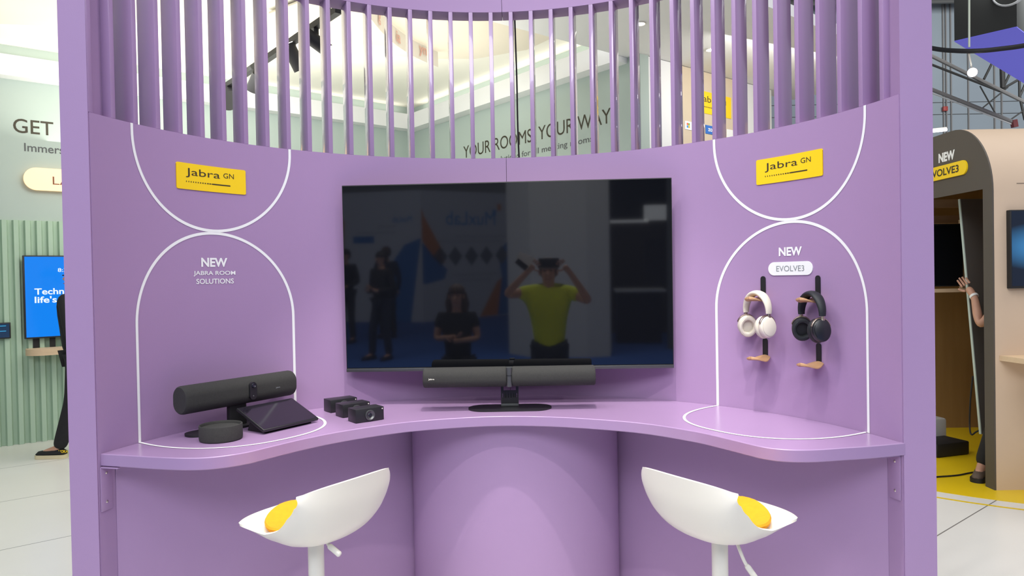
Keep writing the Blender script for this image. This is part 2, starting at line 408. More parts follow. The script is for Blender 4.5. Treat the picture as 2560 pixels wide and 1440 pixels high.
# ---------------------------------------------------------------- counter
edge_px = [(-1.2075, 2.0850), (-1.12, 2.062), (-1.0322, 2.0371), (-0.9258, 2.0157), (-0.8504, 2.0237), (-0.7801, 2.0680), (-0.7249, 2.1450), (-0.6532, 2.2430), (-0.5545, 2.3462), (-0.4187, 2.4448), (-0.3078, 2.4960), (-0.1516, 2.5360), (-0.0098, 2.5433), (0.15, 2.5110), (0.2929, 2.4530), (0.3946, 2.3990), (0.47, 2.3400), (0.5386, 2.2680), (0.5859, 2.2100), (0.6479, 2.1067), (0.6983, 2.0254), (0.7491, 1.9884), (0.823, 1.9790), (0.9188, 1.9946), (1.0086, 2.0107), (1.1128, 2.0386)]
front = [tuple(p.xy) for p in catmull([(x, y, 0) for x, y in edge_px], 6)]
back = []
n = 60; ta = math.atan2(1.1128-CX, 2.062-CY)+0.0; tb = -1.3365
back = [(CX+(R-.0006)*math.sin(1.372+(tb-1.372)*i/n), CY+(R-.0006)*math.cos(1.372+(tb-1.372)*i/n)) for i in range(n+1)]
ctr = thing('counter', 'wavy-edged purple counter running along the curved booth wall', 'counter', (0, 2.7, CZ-CT))
mb = MB(); mb.prism(front+back, CZ-CT, CZ)
cm = mb.build('countertop', mat('purple_counter_lacquer', (0.350, 0.230, 0.392), 0.24, spec=0.5, noise=0.03, nscale=3), ctr, ang=30)
bv = cm.modifiers.new('bevel', 'BEVEL'); bv.width = 0.0025; bv.segments = 2; bv.limit_method = 'ANGLE'; bv.angle_limit = math.radians(50)
def super_half(mid, ea, eb, a, b, n=60, ex=2.35):
    out = []
    for i in range(n+1):
        t = math.pi*i/n; c, s = math.cos(t), math.sin(t)
        x = -a*math.copysign(abs(c)**(2/ex), c); y = b*abs(s)**(2/ex)
        out.append((mid[0]+ea[0]*x+eb[0]*y, mid[1]+ea[1]*x+eb[1]*y))
    return out
cf = lambda x, y: Vector((x, y, CZ+0.0012))
stripe(super_half((-0.990, 2.455), (0.60, 0.80), (0.80, -0.60), 0.289, 0.350), 0.0095, cf, 'white_outline', ctr)
stripe(super_half((0.9145, 2.426), (0.55, -0.835), (-0.835, -0.55), 0.290, 0.340), 0.0095, cf, 'white_outline', ctr)
# brackets under both ends
for ub, sgn in ((-1.5720, 1), (1.6060, -1)):
    tan_, nin_ = Vector((math.cos(ub/R), -math.sin(ub/R), 0)), Vector((-math.sin(ub/R), -math.cos(ub/R), 0))
    brot = Matrix((tan_, -nin_, Z)).transposed() if False else Matrix((tan_, -nin_, Vector((0, 0, 1)))).transposed()
    pc_ = cyl(ub, CZ-CT-0.068, 0.0025)
    mb = MB(); mb.box(pc_, (0.042, 0.003, 0.13), brot, 0.0008); mb.box(pc_+nin_*0.030+Vector((0, 0, 0.0648)), (0.042, 0.06, 0.003), brot)
    br = mb.build('bracket', PURG, ctr)
    for dz in (0.045, -0.040):
        mb = MB(); mb.lathe([(0, 0.002), (0.003, 0.0016), (0.0045, 0)], pc_+nin_*0.0016+Vector((0, 0, dz)), 12, nin_.to_track_quat('Z', 'Y').to_matrix().to_4x4()); mb.build('screw', STEEL, br)

# ---------------------------------------------------------------- television
YA, TI, TW, THH = -0.045, -0.02, 1.2632, 0.7234
tr = Vector((math.cos(YA), math.sin(YA), 0)); tu = Vector((-math.sin(YA)*math.sin(TI), math.cos(YA)*math.sin(TI), math.cos(TI)))
tn = tr.cross(tu)                              # pointing to the viewer is +? (right x up)
TC = Vector((-0.0191, 2.76, 1.547))
trot = Matrix((tr, tu, tn)).transposed()
tv = thing('television', 'large flat black television on the curved purple wall, switched off', 'television', TC, rot=trot)
def tl(x, y, z): return TC+tr*x+tu*y+tn*z
mb = MB(); mb.box(tl(0, 0, -0.0065), (TW, THH, 0.012), trot, 0.0015); mb.build('bezel', BLKM, tv)
GLS = mat('glossy_screen', (0.004, 0.0045, 0.006), 0.035, spec=0.9)
mb = MB(); mb.box(tl(0, 0.006, 0.0002), (TW-0.006, THH-0.020, 0.0012), trot); mb.build('screen', GLS, tv, smooth=False)
mb = MB(); mb.box(tl(0, -THH/2+0.0065, 0.001), (TW, 0.013, 0.004), trot, 0.001); mb.build('lower_trim', GUN, tv)
mb = MB(); mb.box(tl(0, -0.05, -0.027), (0.8, 0.45, 0.028), trot, 0.008); mb.build('back_housing', BLKM, tv)
mb = MB(); mb.box(tl(0, 0, -0.09), (0.3, 0.25, 0.10), trot, 0.004); mb.build('wall_mount', BLKM, tv)

# ---------------------------------------------------------------- video bars
def rr_sweep(mb, L, w, h, r, c, rot, bev=0.006):
    """rounded-section bar along local x"""
    pl = rrect(w, h, r, 10); Mx = Matrix.Translation(c) @ rot.to_4x4()
    xs = [(-L/2, 0.90), (-L/2+bev*0.35, 0.97), (-L/2+bev, 1), (L/2-bev, 1), (L/2-bev*0.35, 0.97), (L/2, 0.90)]
    rings = [[mb.b.verts.new(Mx @ Vector((x, p[0]*k, p[1]*k))) for p in pl] for x, k in xs]
    n = len(pl)
    for A, B in zip(rings, rings[1:]):
        for j in range(n): mb.b.faces.new((A[j], A[(j+1) % n], B[(j+1) % n], B[j]))
    mb.b.faces.new(rings[0][::-1]); mb.b.faces.new(rings[-1])
    return mb
def stadium(L, w, n=14):
    out = []
    for i in range(n+1): a = -math.pi/2+math.pi*i/n; out.append((L/2-w/2+w/2*math.cos(a), w/2*math.sin(a)))
    for i in range(n+1): a = math.pi/2+math.pi*i/n; out.append((-L/2+w/2+w/2*math.cos(a), w/2*math.sin(a)))
    return out
def soundbar_tv():
    base = at_z(1275, 1022, CZ); bx, by = base.x, 2.690
    t = thing('video_bar', 'long thin grey video bar on a black stand under the television', 'video bar', (bx, by, CZ))
    rot = rotz(-0.012)
    zc = at_y(1273, 945, 2.62).z
    c = Vector((at_y(1273, 945, 2.62).x, 2.665, zc)); ex = rot @ Vector((1, 0, 0))
    for s in (-1, 1):
        mb = MB(); rr_sweep(mb, 0.307, 0.086, 0.0715, 0.032, c+ex*s*0.1635, rot); b = mb.build('speaker_body', CLOTH, t)
        if s < 0:
            mb = MB(); put_text(mb, text_mesh('Jabra', 0.022, 0.0075, 0.02), lambda x, y: c+ex*(-0.285+x)+Vector((0, -0.0436, -0.001+y))); mb.build('lettering', WMET, b, smooth=False)
    mb = MB(); rr_sweep(mb, 0.032, 0.070, 0.064, 0.030, c, rot, 0.004); mb.build('camera_recess', BLKM, t)
    mb = MB(); mb.tube([c+Vector((0, -0.030, 0.036)), c+Vector((0, -0.030, 0.0)), c+Vector((0, -0.030, -0.034))], [0.0115, 0.0112, 0.0098], 20); cb = mb.build('camera_module', GUN, t)
    mb = MB(); mb.tube([c+Vector((0, -0.030, 0.009)), c+Vector((0, -0.030, 0.007))], 0.0122, 20); mb.build('module_ring', BLK, cb)
    # stand neck: perforated plate
    w2 = 0.033; zb = CZ+0.006; zt = zc-0.034; Y = by+0.012; H = zt-zb
    mb = MB(); th = 0.005
    def pb(x0, x1, z0, z1): mb.box((bx+(x0+x1)/2, Y, (z0+z1)/2), (x1-x0, th, z1-z0))
    hz0, hz1 = zb+H*0.72, zb+H*0.97
    pb(-w2, w2, zb, zb+H*0.40)
    sl = [(-0.024, 0.0035), (-0.0145, 0.0024), (-0.005, 0.0024), (0.0048, 0.0024), (0.0143, 0.0024), (0.0238, 0.0035)]
    xs = [-w2]
    for x, hw_ in sl: xs += [x-hw_, x+hw_]
    xs.append(w2)
    for a, b in zip(xs[::2], xs[1::2]): pb(a, b, zb+H*0.40, zb+H*0.58)
    pb(-w2, w2, zb+H*0.58, hz0); pb(-w2, -w2+0.010, hz0, hz1); pb(w2-0.010, w2, hz0, hz1); pb(-w2, w2, hz1, zt+0.004)
    mb.box((bx, Y+0.006, zb+H*0.49), (0.05, 0.002, H*0.2))
    nk = mb.build('stand_neck', BLK, t, smooth=False)
    mb = MB(); mb.box((bx, Y-0.004, zb+0.006), (0.066, 0.006, 0.010), bev=.001); mb.build('neck_foot', GUN, nk)
    mb = MB(); mb.prism(stadium(0.312, 0.128), CZ+0.0004, CZ+0.006, lambda x, y, z: Vector((bx+x, by+y, z))); mb.build('stand_base', BLK, t)
    return t
soundbar_tv()
def soundbar_left():
    A = Vector((-1.050, 2.270, 1.172)); B = Vector((-0.828, 2.635, 1.170))
    c = (A+B)/2; d = (B-A).normalized(); L = (B-A).length
    n = Vector((d.y, -d.x, 0)).normalized()     # facing the viewer side
    if n.y > 0: n = -n
    rot = Matrix((d, -n, d.cross(-n))).transposed()
    t = thing('video_bar', 'thick black video bar standing at an angle on the left of the counter', 'video bar', (c.x, c.y, CZ))
    mb = MB(); rr_sweep(mb, L+0.02, 0.072, 0.091, 0.035, c, rot, 0.01); body = mb.build('speaker_body', CLOTH, t)
    cc = c+n*0.0345+d*0.025
    f2 = frame_f(cc, d, Vector((0, 0, 1)))
    mb = MB(); mb.prism([(y, x) for x, y in stadium(0.060, 0.028)], 0, 0.0085, lambda x, y, z: cc+d*x+Z*y+n*z); cam_ = mb.build('camera_module', BLK, t)
    mb = MB(); mb.lathe([(0.0, 0.002), (0.0045, 0.002), (0.0065, 0.004), (0.0085, 0.0)], cc+Z*0.018+n*0.0086, 20, n.to_track_quat('Z', 'Y').to_matrix().to_4x4()); mb.build('lens', mat('lens_glass', (0.01, 0.012, 0.02), 0.08), cam_)
    mb = MB(); mb.lathe([(0, 0.0008), (0.0025, 0.0006), (0.003, 0)], cc-Z*0.018+n*0.0086, 12, n.to_track_quat('Z', 'Y').to_matrix().to_4x4()); mb.build('lens', GUN, cam_)
    mb = MB(); lf = c+n*0.0366+d*0.135-Z*0.004; put_text(mb, text_mesh('Jabra', 0.019, 0.006, 0.02), lambda x, y: lf+d*x+Z*y); mb.build('lettering', GREYINK, body, smooth=False)
    nb = c-d*0.012
    mb = MB(); mb.box(Vector((nb.x, nb.y, (CZ+0.006+1.128)/2)), (0.068, 0.018, 1.128-CZ-0.006), rot, 0.003); mb.build('stand_neck', BLKM, t)
    bc = Vector((nb.x, nb.y, 0))-n*0.004-d*0.015
    mb = MB(); mb.prism(stadium(0.320, 0.090), CZ+0.0004, CZ+0.007, lambda x, y, z: bc+d*(x-0.01)+n*y+Z*z); mb.build('stand_base', BLKM, t)
soundbar_left()
# puck speaker
pc = at_z(548, 1110, CZ); pcx, pcy = pc.x-0.020, pc.y+0.064
t = thing('conference_speaker', 'round black fabric speaker puck on the counter in front of the thick video bar', 'speaker', (pcx, pcy, CZ))
mb = MB(); mb.lathe([(0.060, 0.0005), (0.0635, 0.003), (0.0645, 0.010), (0.0645, 0.046), (0.0635, 0.0485), (0.0615, 0.049), (0.0600, 0.047), (0.0595, 0.040)], (pcx, pcy, CZ), 64); mb.build('fabric_body', CLOTH, t)
mb = MB(); mb.lathe([(0, 0.038), (0.02, 0.0375), (0.0592, 0.0385), (0.0592, 0.0365)], (pcx, pcy, CZ), 48); mb.build('touch_top', BLK, t)
# touch controller: wedge with angled screen
F0 = Vector((-0.808, 2.302, CZ+0.0006)); F1 = Vector((-0.682, 2.494, CZ+0.0006))
d = (F1-F0).normalized(); nb = Vector((-d.y, d.x, 0)); L = (F1-F0).length
t = thing('touch_controller', 'black wedge-shaped tablet controller with a tilted screen beside the round speaker', 'tablet', tuple((F0+F1)/2))
Bz = 0.070; D = 0.138
sl = (nb*D+Z*(Bz-0.010)).normalized(); sn = d.cross(sl)
if sn.z < 0: sn = -sn
srot = Matrix((d, sl, sn)).transposed(); SL = math.hypot(D, Bz-0.01)
scn = (F0+F1)/2+Z*0.0065+sl*SL/2
mb = MB(); mb.box(scn+sn*0.004, (L, SL, 0.011), srot, 0.0035); mb.build('housing', BLK, t)
SCN = mat('dark_tablet_screen', (0.012, 0.010, 0.016), 0.10, spec=0.6)
mb = MB(); mb.box(scn+sn*0.0097, (L-0.008, SL-0.008, 0.0006), srot); mb.build('screen', SCN, t, smooth=False)
mb = MB()
c0 = F0+d*0.02+nb*0.02; w_ = L-0.04
mb.prism([(0.012, 0.0), (0.105, 0.0), (0.088, 0.040), (0.05, 0.022)], 0, w_, lambda x, y, z: F0+d*(0.02+z)+nb*x+Z*y); mb.build('wedge_foot', BLKM, t, smooth=False)
# three small box cameras, one behind the other
ud = Vector((0.79, 0.613, 0)); vd = Vector((-0.613, 0.79, 0)); crot = Matrix((ud, vd, Z)).transposed()
cams = [((-0.543, 2.455), 'small black box camera on the counter, nearest of the three in the row'), ((-0.612, 2.559), 'small black box camera, the middle one of the row on the counter'), ((-0.6814, 2.6617), 'small black box camera at the back of the row near the purple wall')]
proto = None
for (x, y), lab in cams:
    c = Vector((x, y, CZ+0.0006))
    if proto is None:
        t = thing('box_camera', lab, 'camera', c, 'box cameras in a row on the counter', rot=crot)
        mb = MB(); mb.box(c+ud*0.0535+vd*0.031+Z*0.0235, (0.107, 0.062, 0.046), crot, 0.0012); bd = mb.build('camera_body', BLK, t)
        mb = MB(); LM = (-vd).to_track_quat('Z', 'Y').to_matrix().to_4x4()
        lc = c+ud*0.053+Z*0.0225-vd*0.0004
        mb.lathe([(0.0170, -0.004), (0.0185, 0.0015), (0.0178, 0.004), (0.0150, 0.0045), (0.0105, 0.0010), (0.0100, 0.0006), (0, 0.0004)], lc, 36, LM); ln = mb.build('lens_barrel', GUN, t)
        mb = MB(); mb.lathe([(0, 0.003), (0.004, 0.0026), (0.0072, 0.0008), (0.0078, -0.0002)], lc, 28, LM); mb.build('lens_glass', MATS['lens_glass'], ln)
        mb = MB(); mb.lathe([(0, 0.0009), (0.0020, 0.0007), (0.0023, 0)], c+ud*0.101+Z*0.0395-vd*0.0002, 14, LM); mb.build('indicator_dot', WMET, t)
        proto = t
    else:
        t = copy_tree(proto); t.location = c; tag(t, lab)

# ---------------------------------------------------------------- headphone hooks and headphones
def wall_frame(u):
    t = u/R; tan = Vector((math.cos(t), -math.sin(t), 0)); nin = Vector((-math.sin(t), -math.cos(t), 0)); return tan, nin
def holder(u, zt, zb, lab):
    tan, nin = wall_frame(u); p = cyl(u, zb, 0.001)
    hrot = Matrix((tan, -nin, Z)).transposed()
    t = thing('headphone_holder', lab, 'holder', p, 'wood and black headphone holders on the booth wall', rot=hrot)
    P = lambda x, y, z: p+tan*x+nin*y+Z*z
    H = zt-zb
    mb = MB(); mb.prism([(y, x) for x, y in stadium(H+0.006, 0.0185)], 0, 0.0035, lambda x, y, z: P(x, z, y+H/2)); mb.build('wall_plate', BLKM, t)
    # scooped wooden hook: leaf-shaped slab dipping in the middle
    us = [i/16 for i in range(17)]; vs = [-1+2*j/12 for j in range(13)]
    def wd(a): return 0.0195+0.0135*math.sin(math.pi*min(a*1.05, 1))**0.8 if a < 0.97 else 0.014
    def S(a, v, k):
        y = 0.002+0.086*a; half = wd(a)*(1 if a < 0.9 else math.sqrt(max(0.05, 1-((a-0.9)/0.1)**2)))
        dip = 0.0055*math.cos(2*math.pi*a)*0.9
        zz = 0.004+dip-0.006*v*v
        return P(v*half, y, zz-(0.0075*(1-0.55*v*v) if k else 0))
    mb = MB(); mb.grid(lambda a, v: S(a, v, 0), us, vs); mb.grid(lambda a, v: S(a, v, 1), us, vs)
    # close rim
    for a_ in (0, 1): mb.grid(lambda v, k: S(us[0] if a_ == 0 else us[-1], v, k), vs, [0, 1])
    for v_ in (-1, 1): mb.grid(lambda a, k: S(a, v_, k), us, [0, 1])
    bmesh.ops.remove_doubles(mb.b, verts=mb.b.verts, dist=1e-5)
    mb.build('wooden_hook', OAK, t)
    return t
HZ1, HZ0 = 1.527, 1.454
holder(1.091, HZ1, 1.452, 'black strip with a wooden hook holding the cream headphones')
holder(1.309, HZ1, 1.452, 'black strip with a wooden hook holding the black headphones')
holder(1.096, 1.309, 1.245, 'empty wooden hook on a black strip below the cream headphones')
holder(1.309, 1.306, 1.241, 'empty wooden hook on a black strip below the black headphones')
def headphones(u, ztop, lab, sh, pad, inner, met, tw=0.0, lean=0.0):
    tan, nin = wall_frame(u)
    a = tw; tx = tan*math.cos(a)+nin*math.sin(a); ny = nin*math.cos(a)-tan*math.sin(a)
    c = cyl(u, ztop, 0.043)
    rot = Matrix((tx, -ny, Z)).transposed()
    t = thing('headphones', lab, 'headphones', c-Z*0.17, rot=rot)
    P = lambda x, y, z: c+tx*x+ny*y+Z*z
    # headband: arch
    W, Hh = 0.060, 0.068
    pts = []; rr = []
    for i in range(33):
        q = math.pi*(-0.04+1.08*i/32); pts.append(P(-W*math.cos(q), 0, -Hh+(Hh-0.006)*math.sin(q)))
        e = min(i, 32-i)/32; rr.append(0.0100+0.0055*min(1, e*3.2))
    mb = MB(); mb.tube(pts, rr, 16, upv=ny, flat=(0.62, 1.12)); mb.build('headband', pad, t)
    for s in (-1, 1):
        # arm
        a0 = P(s*(W+0.001), 0, -Hh-0.004); a1 = P(s*(W+0.002), 0, -Hh-0.020); a2 = P(s*(W+0.0045), 0.002, -Hh-0.034); a3 = P(s*(W+0.006), 0.003, -Hh-0.044); 
        mb = MB(); mb.tube(catmull([a0, a1, a2, a3], 4), 0.0042, 10, flat=(1, 1.5), upv=ny); ar = mb.build('slider_arm', met, t)
        # cup: axis roughly along x, splayed and tilted
        ax = (tx*0.97+ny*0.05+Z*0.10).normalized() if s > 0 else (-tx*0.90-ny*0.40+Z*0.12).normalized()
        cc = P(s*(W-0.008), 0.004, -Hh-0.054)
        upc = (Z-ax*Z.dot(ax)).normalized(); sd = upc.cross(ax)
        M = Matrix((sd, upc, ax)).transposed().to_4x4()
        mb = MB(); mb.lathe([(0.033, -0.006), (0.0350, 0.0), (0.0355, 0.006), (0.0345, 0.013), (0.0310, 0.0165), (0.022, 0.0175), (0, 0.018)], cc, 40, M @ Matrix.Diagonal((0.87, 1.04, 1, 1))); cup = mb.build('ear_cup', sh, t)
        mb = MB(); mb.lathe([(0.0295, 0.0176), (0.0300, 0.0184), (0.0290, 0.0190), (0.0, 0.0192)], cc, 36, M @ Matrix.Diagonal((0.87, 1.04, 1, 1))); mb.build('cup_cap', sh, cup)
        mb = MB(); prof = []
        for i in range(15):
            q = -math.pi/2+2*math.pi*i/14*0.5*1.9
            prof.append((0.0265+0.0095*math.cos(q*1.0), -0.0165+0.0110*math.sin(q)*-1))
        prof = [(0.034, -0.006), (0.0370, -0.011), (0.0375, -0.018), (0.0345, -0.0245), (0.0290, -0.0265), (0.0235, -0.0245), (0.0205, -0.018), (0.0200, -0.009), (0.0, -0.008)]
        mb.lathe(prof, cc, 40, M @ Matrix.Diagonal((0.87, 1.04, 1, 1))); mb.build('ear_cushion', pad, cup)
        mb = MB(); mb.lathe([(0.0198, -0.0092), (0.0, -0.0095), (0.0, -0.0088), (0.0198, -0.0088)], cc, 30, M @ Matrix.Diagonal((0.87, 1.04, 1, 1))); mb.build('ear_opening', inner, cup)
        # curved metal yoke wrapping the top of the cup
        mb = MB(); ypts = []
        for i in range(15):
            q = math.radians(20+140*i/14); ypts.append(cc+M.to_3x3() @ Vector((0.0325*math.cos(q), 0.0385*math.sin(q), 0.0065)))
        mb.tube(ypts, [0.0022+0.0012*math.sin(math.pi*i/14) for i in range(15)], 10, flat=(1, 2.0), upv=ax); mb.build('cup_yoke', met, cup)
    return t
headphones(1.093, 1.478, 'cream headphones hanging on the left wooden hook', CREAM, CREAML, CREAML, BRONZE, 0.3)
headphones(1.318, 1.478, 'black headphones hanging on the right wooden hook', mat('black_shell', (0.012, 0.013, 0.016), 0.35), BLKL, BLKM, mat('champagne_metal', (0.58, 0.50, 0.38), 0.3, metal=1), 0.3)

# ---------------------------------------------------------------- bar stools
def stool(loc, ang, lab, lablc, lever_ang, lever):
    """seat frame: +y is where the sitter faces"""
    rot = rotz(ang)
    t = thing('bar_stool', lab, 'stool', (loc[0], loc[1], 0), 'white bar stools at the purple counter', rot=rot)
    zs = loc[2]; ex = rot @ Vector((1, 0, 0)); ey = rot @ Vector((0, 1, 0)); C = Vector((loc[0], loc[1], zs+0.008))
    K = 0.775
    P = lambda x, y, z: C+ex*x*K+ey*y*K+Z*z*0.90
    prof = [(0, .232, .046), (.05, .214, .060), (.12, .178, .055), (.25, .11, .030), (.40, .03, .004), (.52, -.04, -.008), (.64, -.115, .004), (.75, -.170, .045), (.86, -.200, .115), (1, -.212, .198)]
    pv = [p[0] for p in prof]
    def itp(u, k): return float(np.interp(u, pv, [p[k] for p in prof]))
    def sm(u, k): return (itp(max(u-0.04, 0), k)+2*itp(u, k)+itp(min(u+0.04, 1), k))/4 if 0.0 < u < 1.0 else itp(u, k)
    hw = lambda u: float(np.interp(u, [0, 0.05, 0.14, 0.3, 0.45, 0.6, 0.75, 0.9, 0.97, 1.0], [0.100, 0.165, 0.188, 0.186, 0.184, 0.190, 0.198, 0.200, 0.200, 0.196]))
    rise = lambda u: float(np.interp(u, [0, 0.06, 0.12, 0.25, 0.40, 0.52, 0.64, 0.75, 0.86, 1.0], [-0.012, -0.016, -0.004, 0.018, 0.040, 0.070, 0.103, 0.098, 0.044, -0.022]))
    fwd = lambda u: float(np.interp(u, [0, 0.4, 0.55, 0.75, 1.0], [0, 0, 0.0, 0.020, 0.056]))
    def S(u, v, off=0.0):
        a = abs(v); y = sm(u, 1)+fwd(u)*a**2.2; z = sm(u, 2)+rise(u)*a**2.6; x = math.copysign(hw(u)*math.sin(a*math.pi/2*0.86)/math.sin(math.pi/2*0.86), v)
        return P(x, y, z)
    us = [i/44 for i in range(45)]; vs = [-1+2*j/36 for j in range(37)]
    G = np.array([[list(S(u, v)) for v in vs] for u in us])
    du = np.gradient(G, axis=0); dv = np.gradient(G, axis=1); N = np.cross(du, dv); N /= np.linalg.norm(N, axis=2)[..., None]
    if N[20, 18, 2] > 0: N = -N
    mb = MB(); A = [[mb.b.verts.new(G[i, j]) for j in range(37)] for i in range(45)]; B = [[mb.b.verts.new(G[i, j]+N[i, j]*0.006) for j in range(37)] for i in range(45)]
    for i in range(44):
        for j in range(36):
            mb.b.faces.new((A[i][j], A[i+1][j], A[i+1][j+1], A[i][j+1])); mb.b.faces.new((B[i][j], B[i][j+1], B[i+1][j+1], B[i+1][j]))
    for i in range(44):
        for j in (0, 36): mb.b.faces.new((A[i][j], B[i][j], B[i+1][j], A[i+1][j]))
    for j in range(36):
        for i in (0, 44): mb.b.faces.new((A[i][j], A[i][j+1], B[i][j+1], B[i][j]))
    mb.build('seat_shell', SHELL, t, ang=60)
    mb = MB(); mb.box(P(0, 0.0, -0.012), (0.07, 0.07, 0.010), rot, 0.003); mb.build('mounting_plate', WMET, t)
    mb = MB(); mb.lathe([(0.0215, 0.30-zs), (0.0215, -0.012), (0.018, -0.008)], C, 32); mb.build('post', WMET, t)
    mb = MB(); mb.lathe([(0.030, 0.03-zs), (0.030, 0.42-zs), (0.024, 0.425-zs)], C, 32); mb.build('lower_sleeve', WMET, t)
    mb = MB(); mb.lathe([(0.205, 0.0008-zs), (0.205, 0.006-zs), (0.19, 0.012-zs), (0.06, 0.028-zs), (0.031, 0.04-zs)], C, 56); mb.build('round_base', WMET, t)
    mb = MB(); ring = [P(0.15*math.cos(q), 0.06+0.13*math.sin(q), 0.30-zs) for q in [2*math.pi*i/28 for i in range(28)]]; mb.tube(ring, 0.010, 10, closed=True)
    mb.tube([P(0, -0.06, 0.30-zs), P(0, 0.0, 0.30-zs)], 0.011, 10); mb.build('footrest', WMET, t)
    L = [C+Vector(p) for p in lever]
    mb = MB(); mb.tube(catmull(L[:3], 6), 0.0045, 10); lv = mb.build('height_lever', WMET, t)
    mb = MB(); mb.tube([L[2], L[2].lerp(L[3], .1), L[3].lerp(L[2], .08), L[3]], [0.006, 0.0078, 0.0078, 0.005], 12); mb.build('lever_grip', WMET, lv)
    # felt cushion follows the seat
    cu = thing('seat_cushion', lablc, 'cushion', P(0, 0.03, 0.012), 'yellow cushions on the white stools', rot=rot)
    mb = MB(); n = 40; rings = []
    def base(x, y):
        # height of shell under (x, y)
        best = None
        for u in us:
            if 0.1 < u < 0.8:
                v = min(1, abs(x)/0.19); p_y = sm(u, 1)+fwd(u)*v**2.2
                dd = abs(p_y-y)
                if best is None or dd < best[0]: best = (dd, sm(u, 2)+rise(u)*v**2.6)
        return best[1]
    cx_, cy_ = 0, 0.010; RR = 0.168
    for k, (rf, top) in enumerate([(0.0, 1), (0.35, 1), (0.7, 1), (0.9, 0.97), (0.975, 0.8), (1.0, 0.5), (0.98, 0.15), (0.93, 0.0), (0.6, 0.0), (0.0, 0.0)]):
        if rf == 0: rings.append([mb.b.verts.new(P(cx_, cy_, base(0, cy_)+0.002+0.026*top))]); continue
        rings.append([mb.b.verts.new(P(cx_+RR*rf*math.cos(q), cy_+RR*rf*0.96*math.sin(q), base(RR*rf*math.cos(q), cy_+RR*rf*0.96*math.sin(q))+0.0025+0.026*top)) for q in [2*math.pi*j/n for j in range(n)]])
    for A_, B_ in zip(rings, rings[1:]):
        for j in range(n):
            if len(A_) == 1: mb.b.faces.new((A_[0], B_[j], B_[(j+1) % n]))
            elif len(B_) == 1: mb.b.faces.new((A_[j], B_[0], A_[(j+1) % n]))
            else: mb.b.faces.new((A_[j], B_[j], B_[(j+1) % n], A_[(j+1) % n]))
    bmesh.ops.smooth_vert(mb.b, verts=mb.b.verts, factor=0.5, use_axis_x=True, use_axis_y=True, use_axis_z=True)
    mb.build('felt_pad', FELT, cu)
    mb = MB(); p = P(-0.03, 0.168, 0.045); mb.box(p, (0.012, 0.010, 0.003), rot); mb.build('cushion_tag', INK, cu)
    return t
sl_ = at_y(790, 1380, 1.96); sr_ = at_y(1797, 1380, 1.93)
stool((sl_.x, 1.96, 0.842), math.radians(55), 'white bar stool with yellow cushion on the left, back turned to the right', 'round yellow felt cushion on the left white stool', 0,
      [(.030, -.04, .020), (.046, -.06, .000), (.053, -.065, -.010), (.085, -.075, -.032)])
stool((sr_.x, 1.92, 0.842), math.radians(-55), 'white bar stool with yellow cushion on the right, back turned to the left', 'round yellow felt cushion on the right white stool', 0,
      [(.026, -.03, .010), (.041, -.06, -.045), (.050, -.065, -.066), (.085, -.075, -.118)])

# ---------------------------------------------------------------- cables behind the slats
def cable(pts, r, lab, m=BLKM, parent=None):
    mb = MB(); mb.tube(catmull(pts, 8), r, 8); return tag(mb.build('cable', m), lab, 'cable')
k = R+TH+0.012
def beh(px, py, rad=0.02):
    d = ray(px, py); a = d.x**2+d.y**2; b = -2*(d.x*CX+d.y*CY); c = CX**2+CY**2-(R+TH+rad)**2
    return O+d*((-b+math.sqrt(b*b-4*a*c))/2/a)
cable([beh(1286, 20), beh(1289, 110), beh(1292, 200), beh(1294, 300), beh(1297, 380), beh(1301, 430)], 0.0035, 'thin dark cable hanging behind the middle slats')
cable([beh(1748, -20), beh(1753, 120), beh(1757, 240), beh(1754, 300), beh(1756, 345), beh(1757, 400)], 0.004, 'dark purple cable hanging behind the right slats', mat('purple_cable', (0.10, 0.045, 0.13), 0.5))

# ================================================================ SAGE STAND BEHIND
mb = MB(); rbox(mb, -12, 0.12, -0.12, 0.0, 0, 3.9); wl = structure(mb.build('wall_left', SAGE, smooth=False))
mb = MB(); rbox(mb, 0, 0.12, 0.0006, 4.06, 0, 3.9); wb = structure(mb.build('wall_back', SAGE, smooth=False))
mb = MB(); rbox(mb, 0.1206, 0.56, 3.94, 4.06, 0, 3.62); structure(mb.build('wall_pale', WPAINT, smooth=False))
mb = MB(); rbox(mb, 0.5606, 1.62, 3.95, 4.055, 0, 3.62); wbe = structure(mb.build('wall_beige', BEIGE, smooth=False))
mb = MB(); rbox(mb, 1.6206, 2.25, 3.94, 4.06, 0, 3.62); structure(mb.build('wall_pale_right', WPAINT, smooth=False))
# cornices
mb = MB(); rbox(mb, -12, 0, 0.0006, 0.16, 3.57, 3.77); structure(mb.build('trim_1', WPAINT, smooth=False))
mb = MB(); rbox(mb, -0.16, -0.0006, 0.1606, 3.90, 3.57, 3.77); structure(mb.build('trim_2', WPAINT, smooth=False))
# ceilings
mb = MB(); rbox(mb, -12, -0.0006, 0.0006, 3.76, 3.90, 3.93); structure(mb.build('ceiling', CEILF, smooth=False))
mb = MB(); rbox(mb, -12, 2.9, 3.905, 5.44, 3.625, 3.72); structure(mb.build('ceiling_lower', WPAINT, smooth=False))
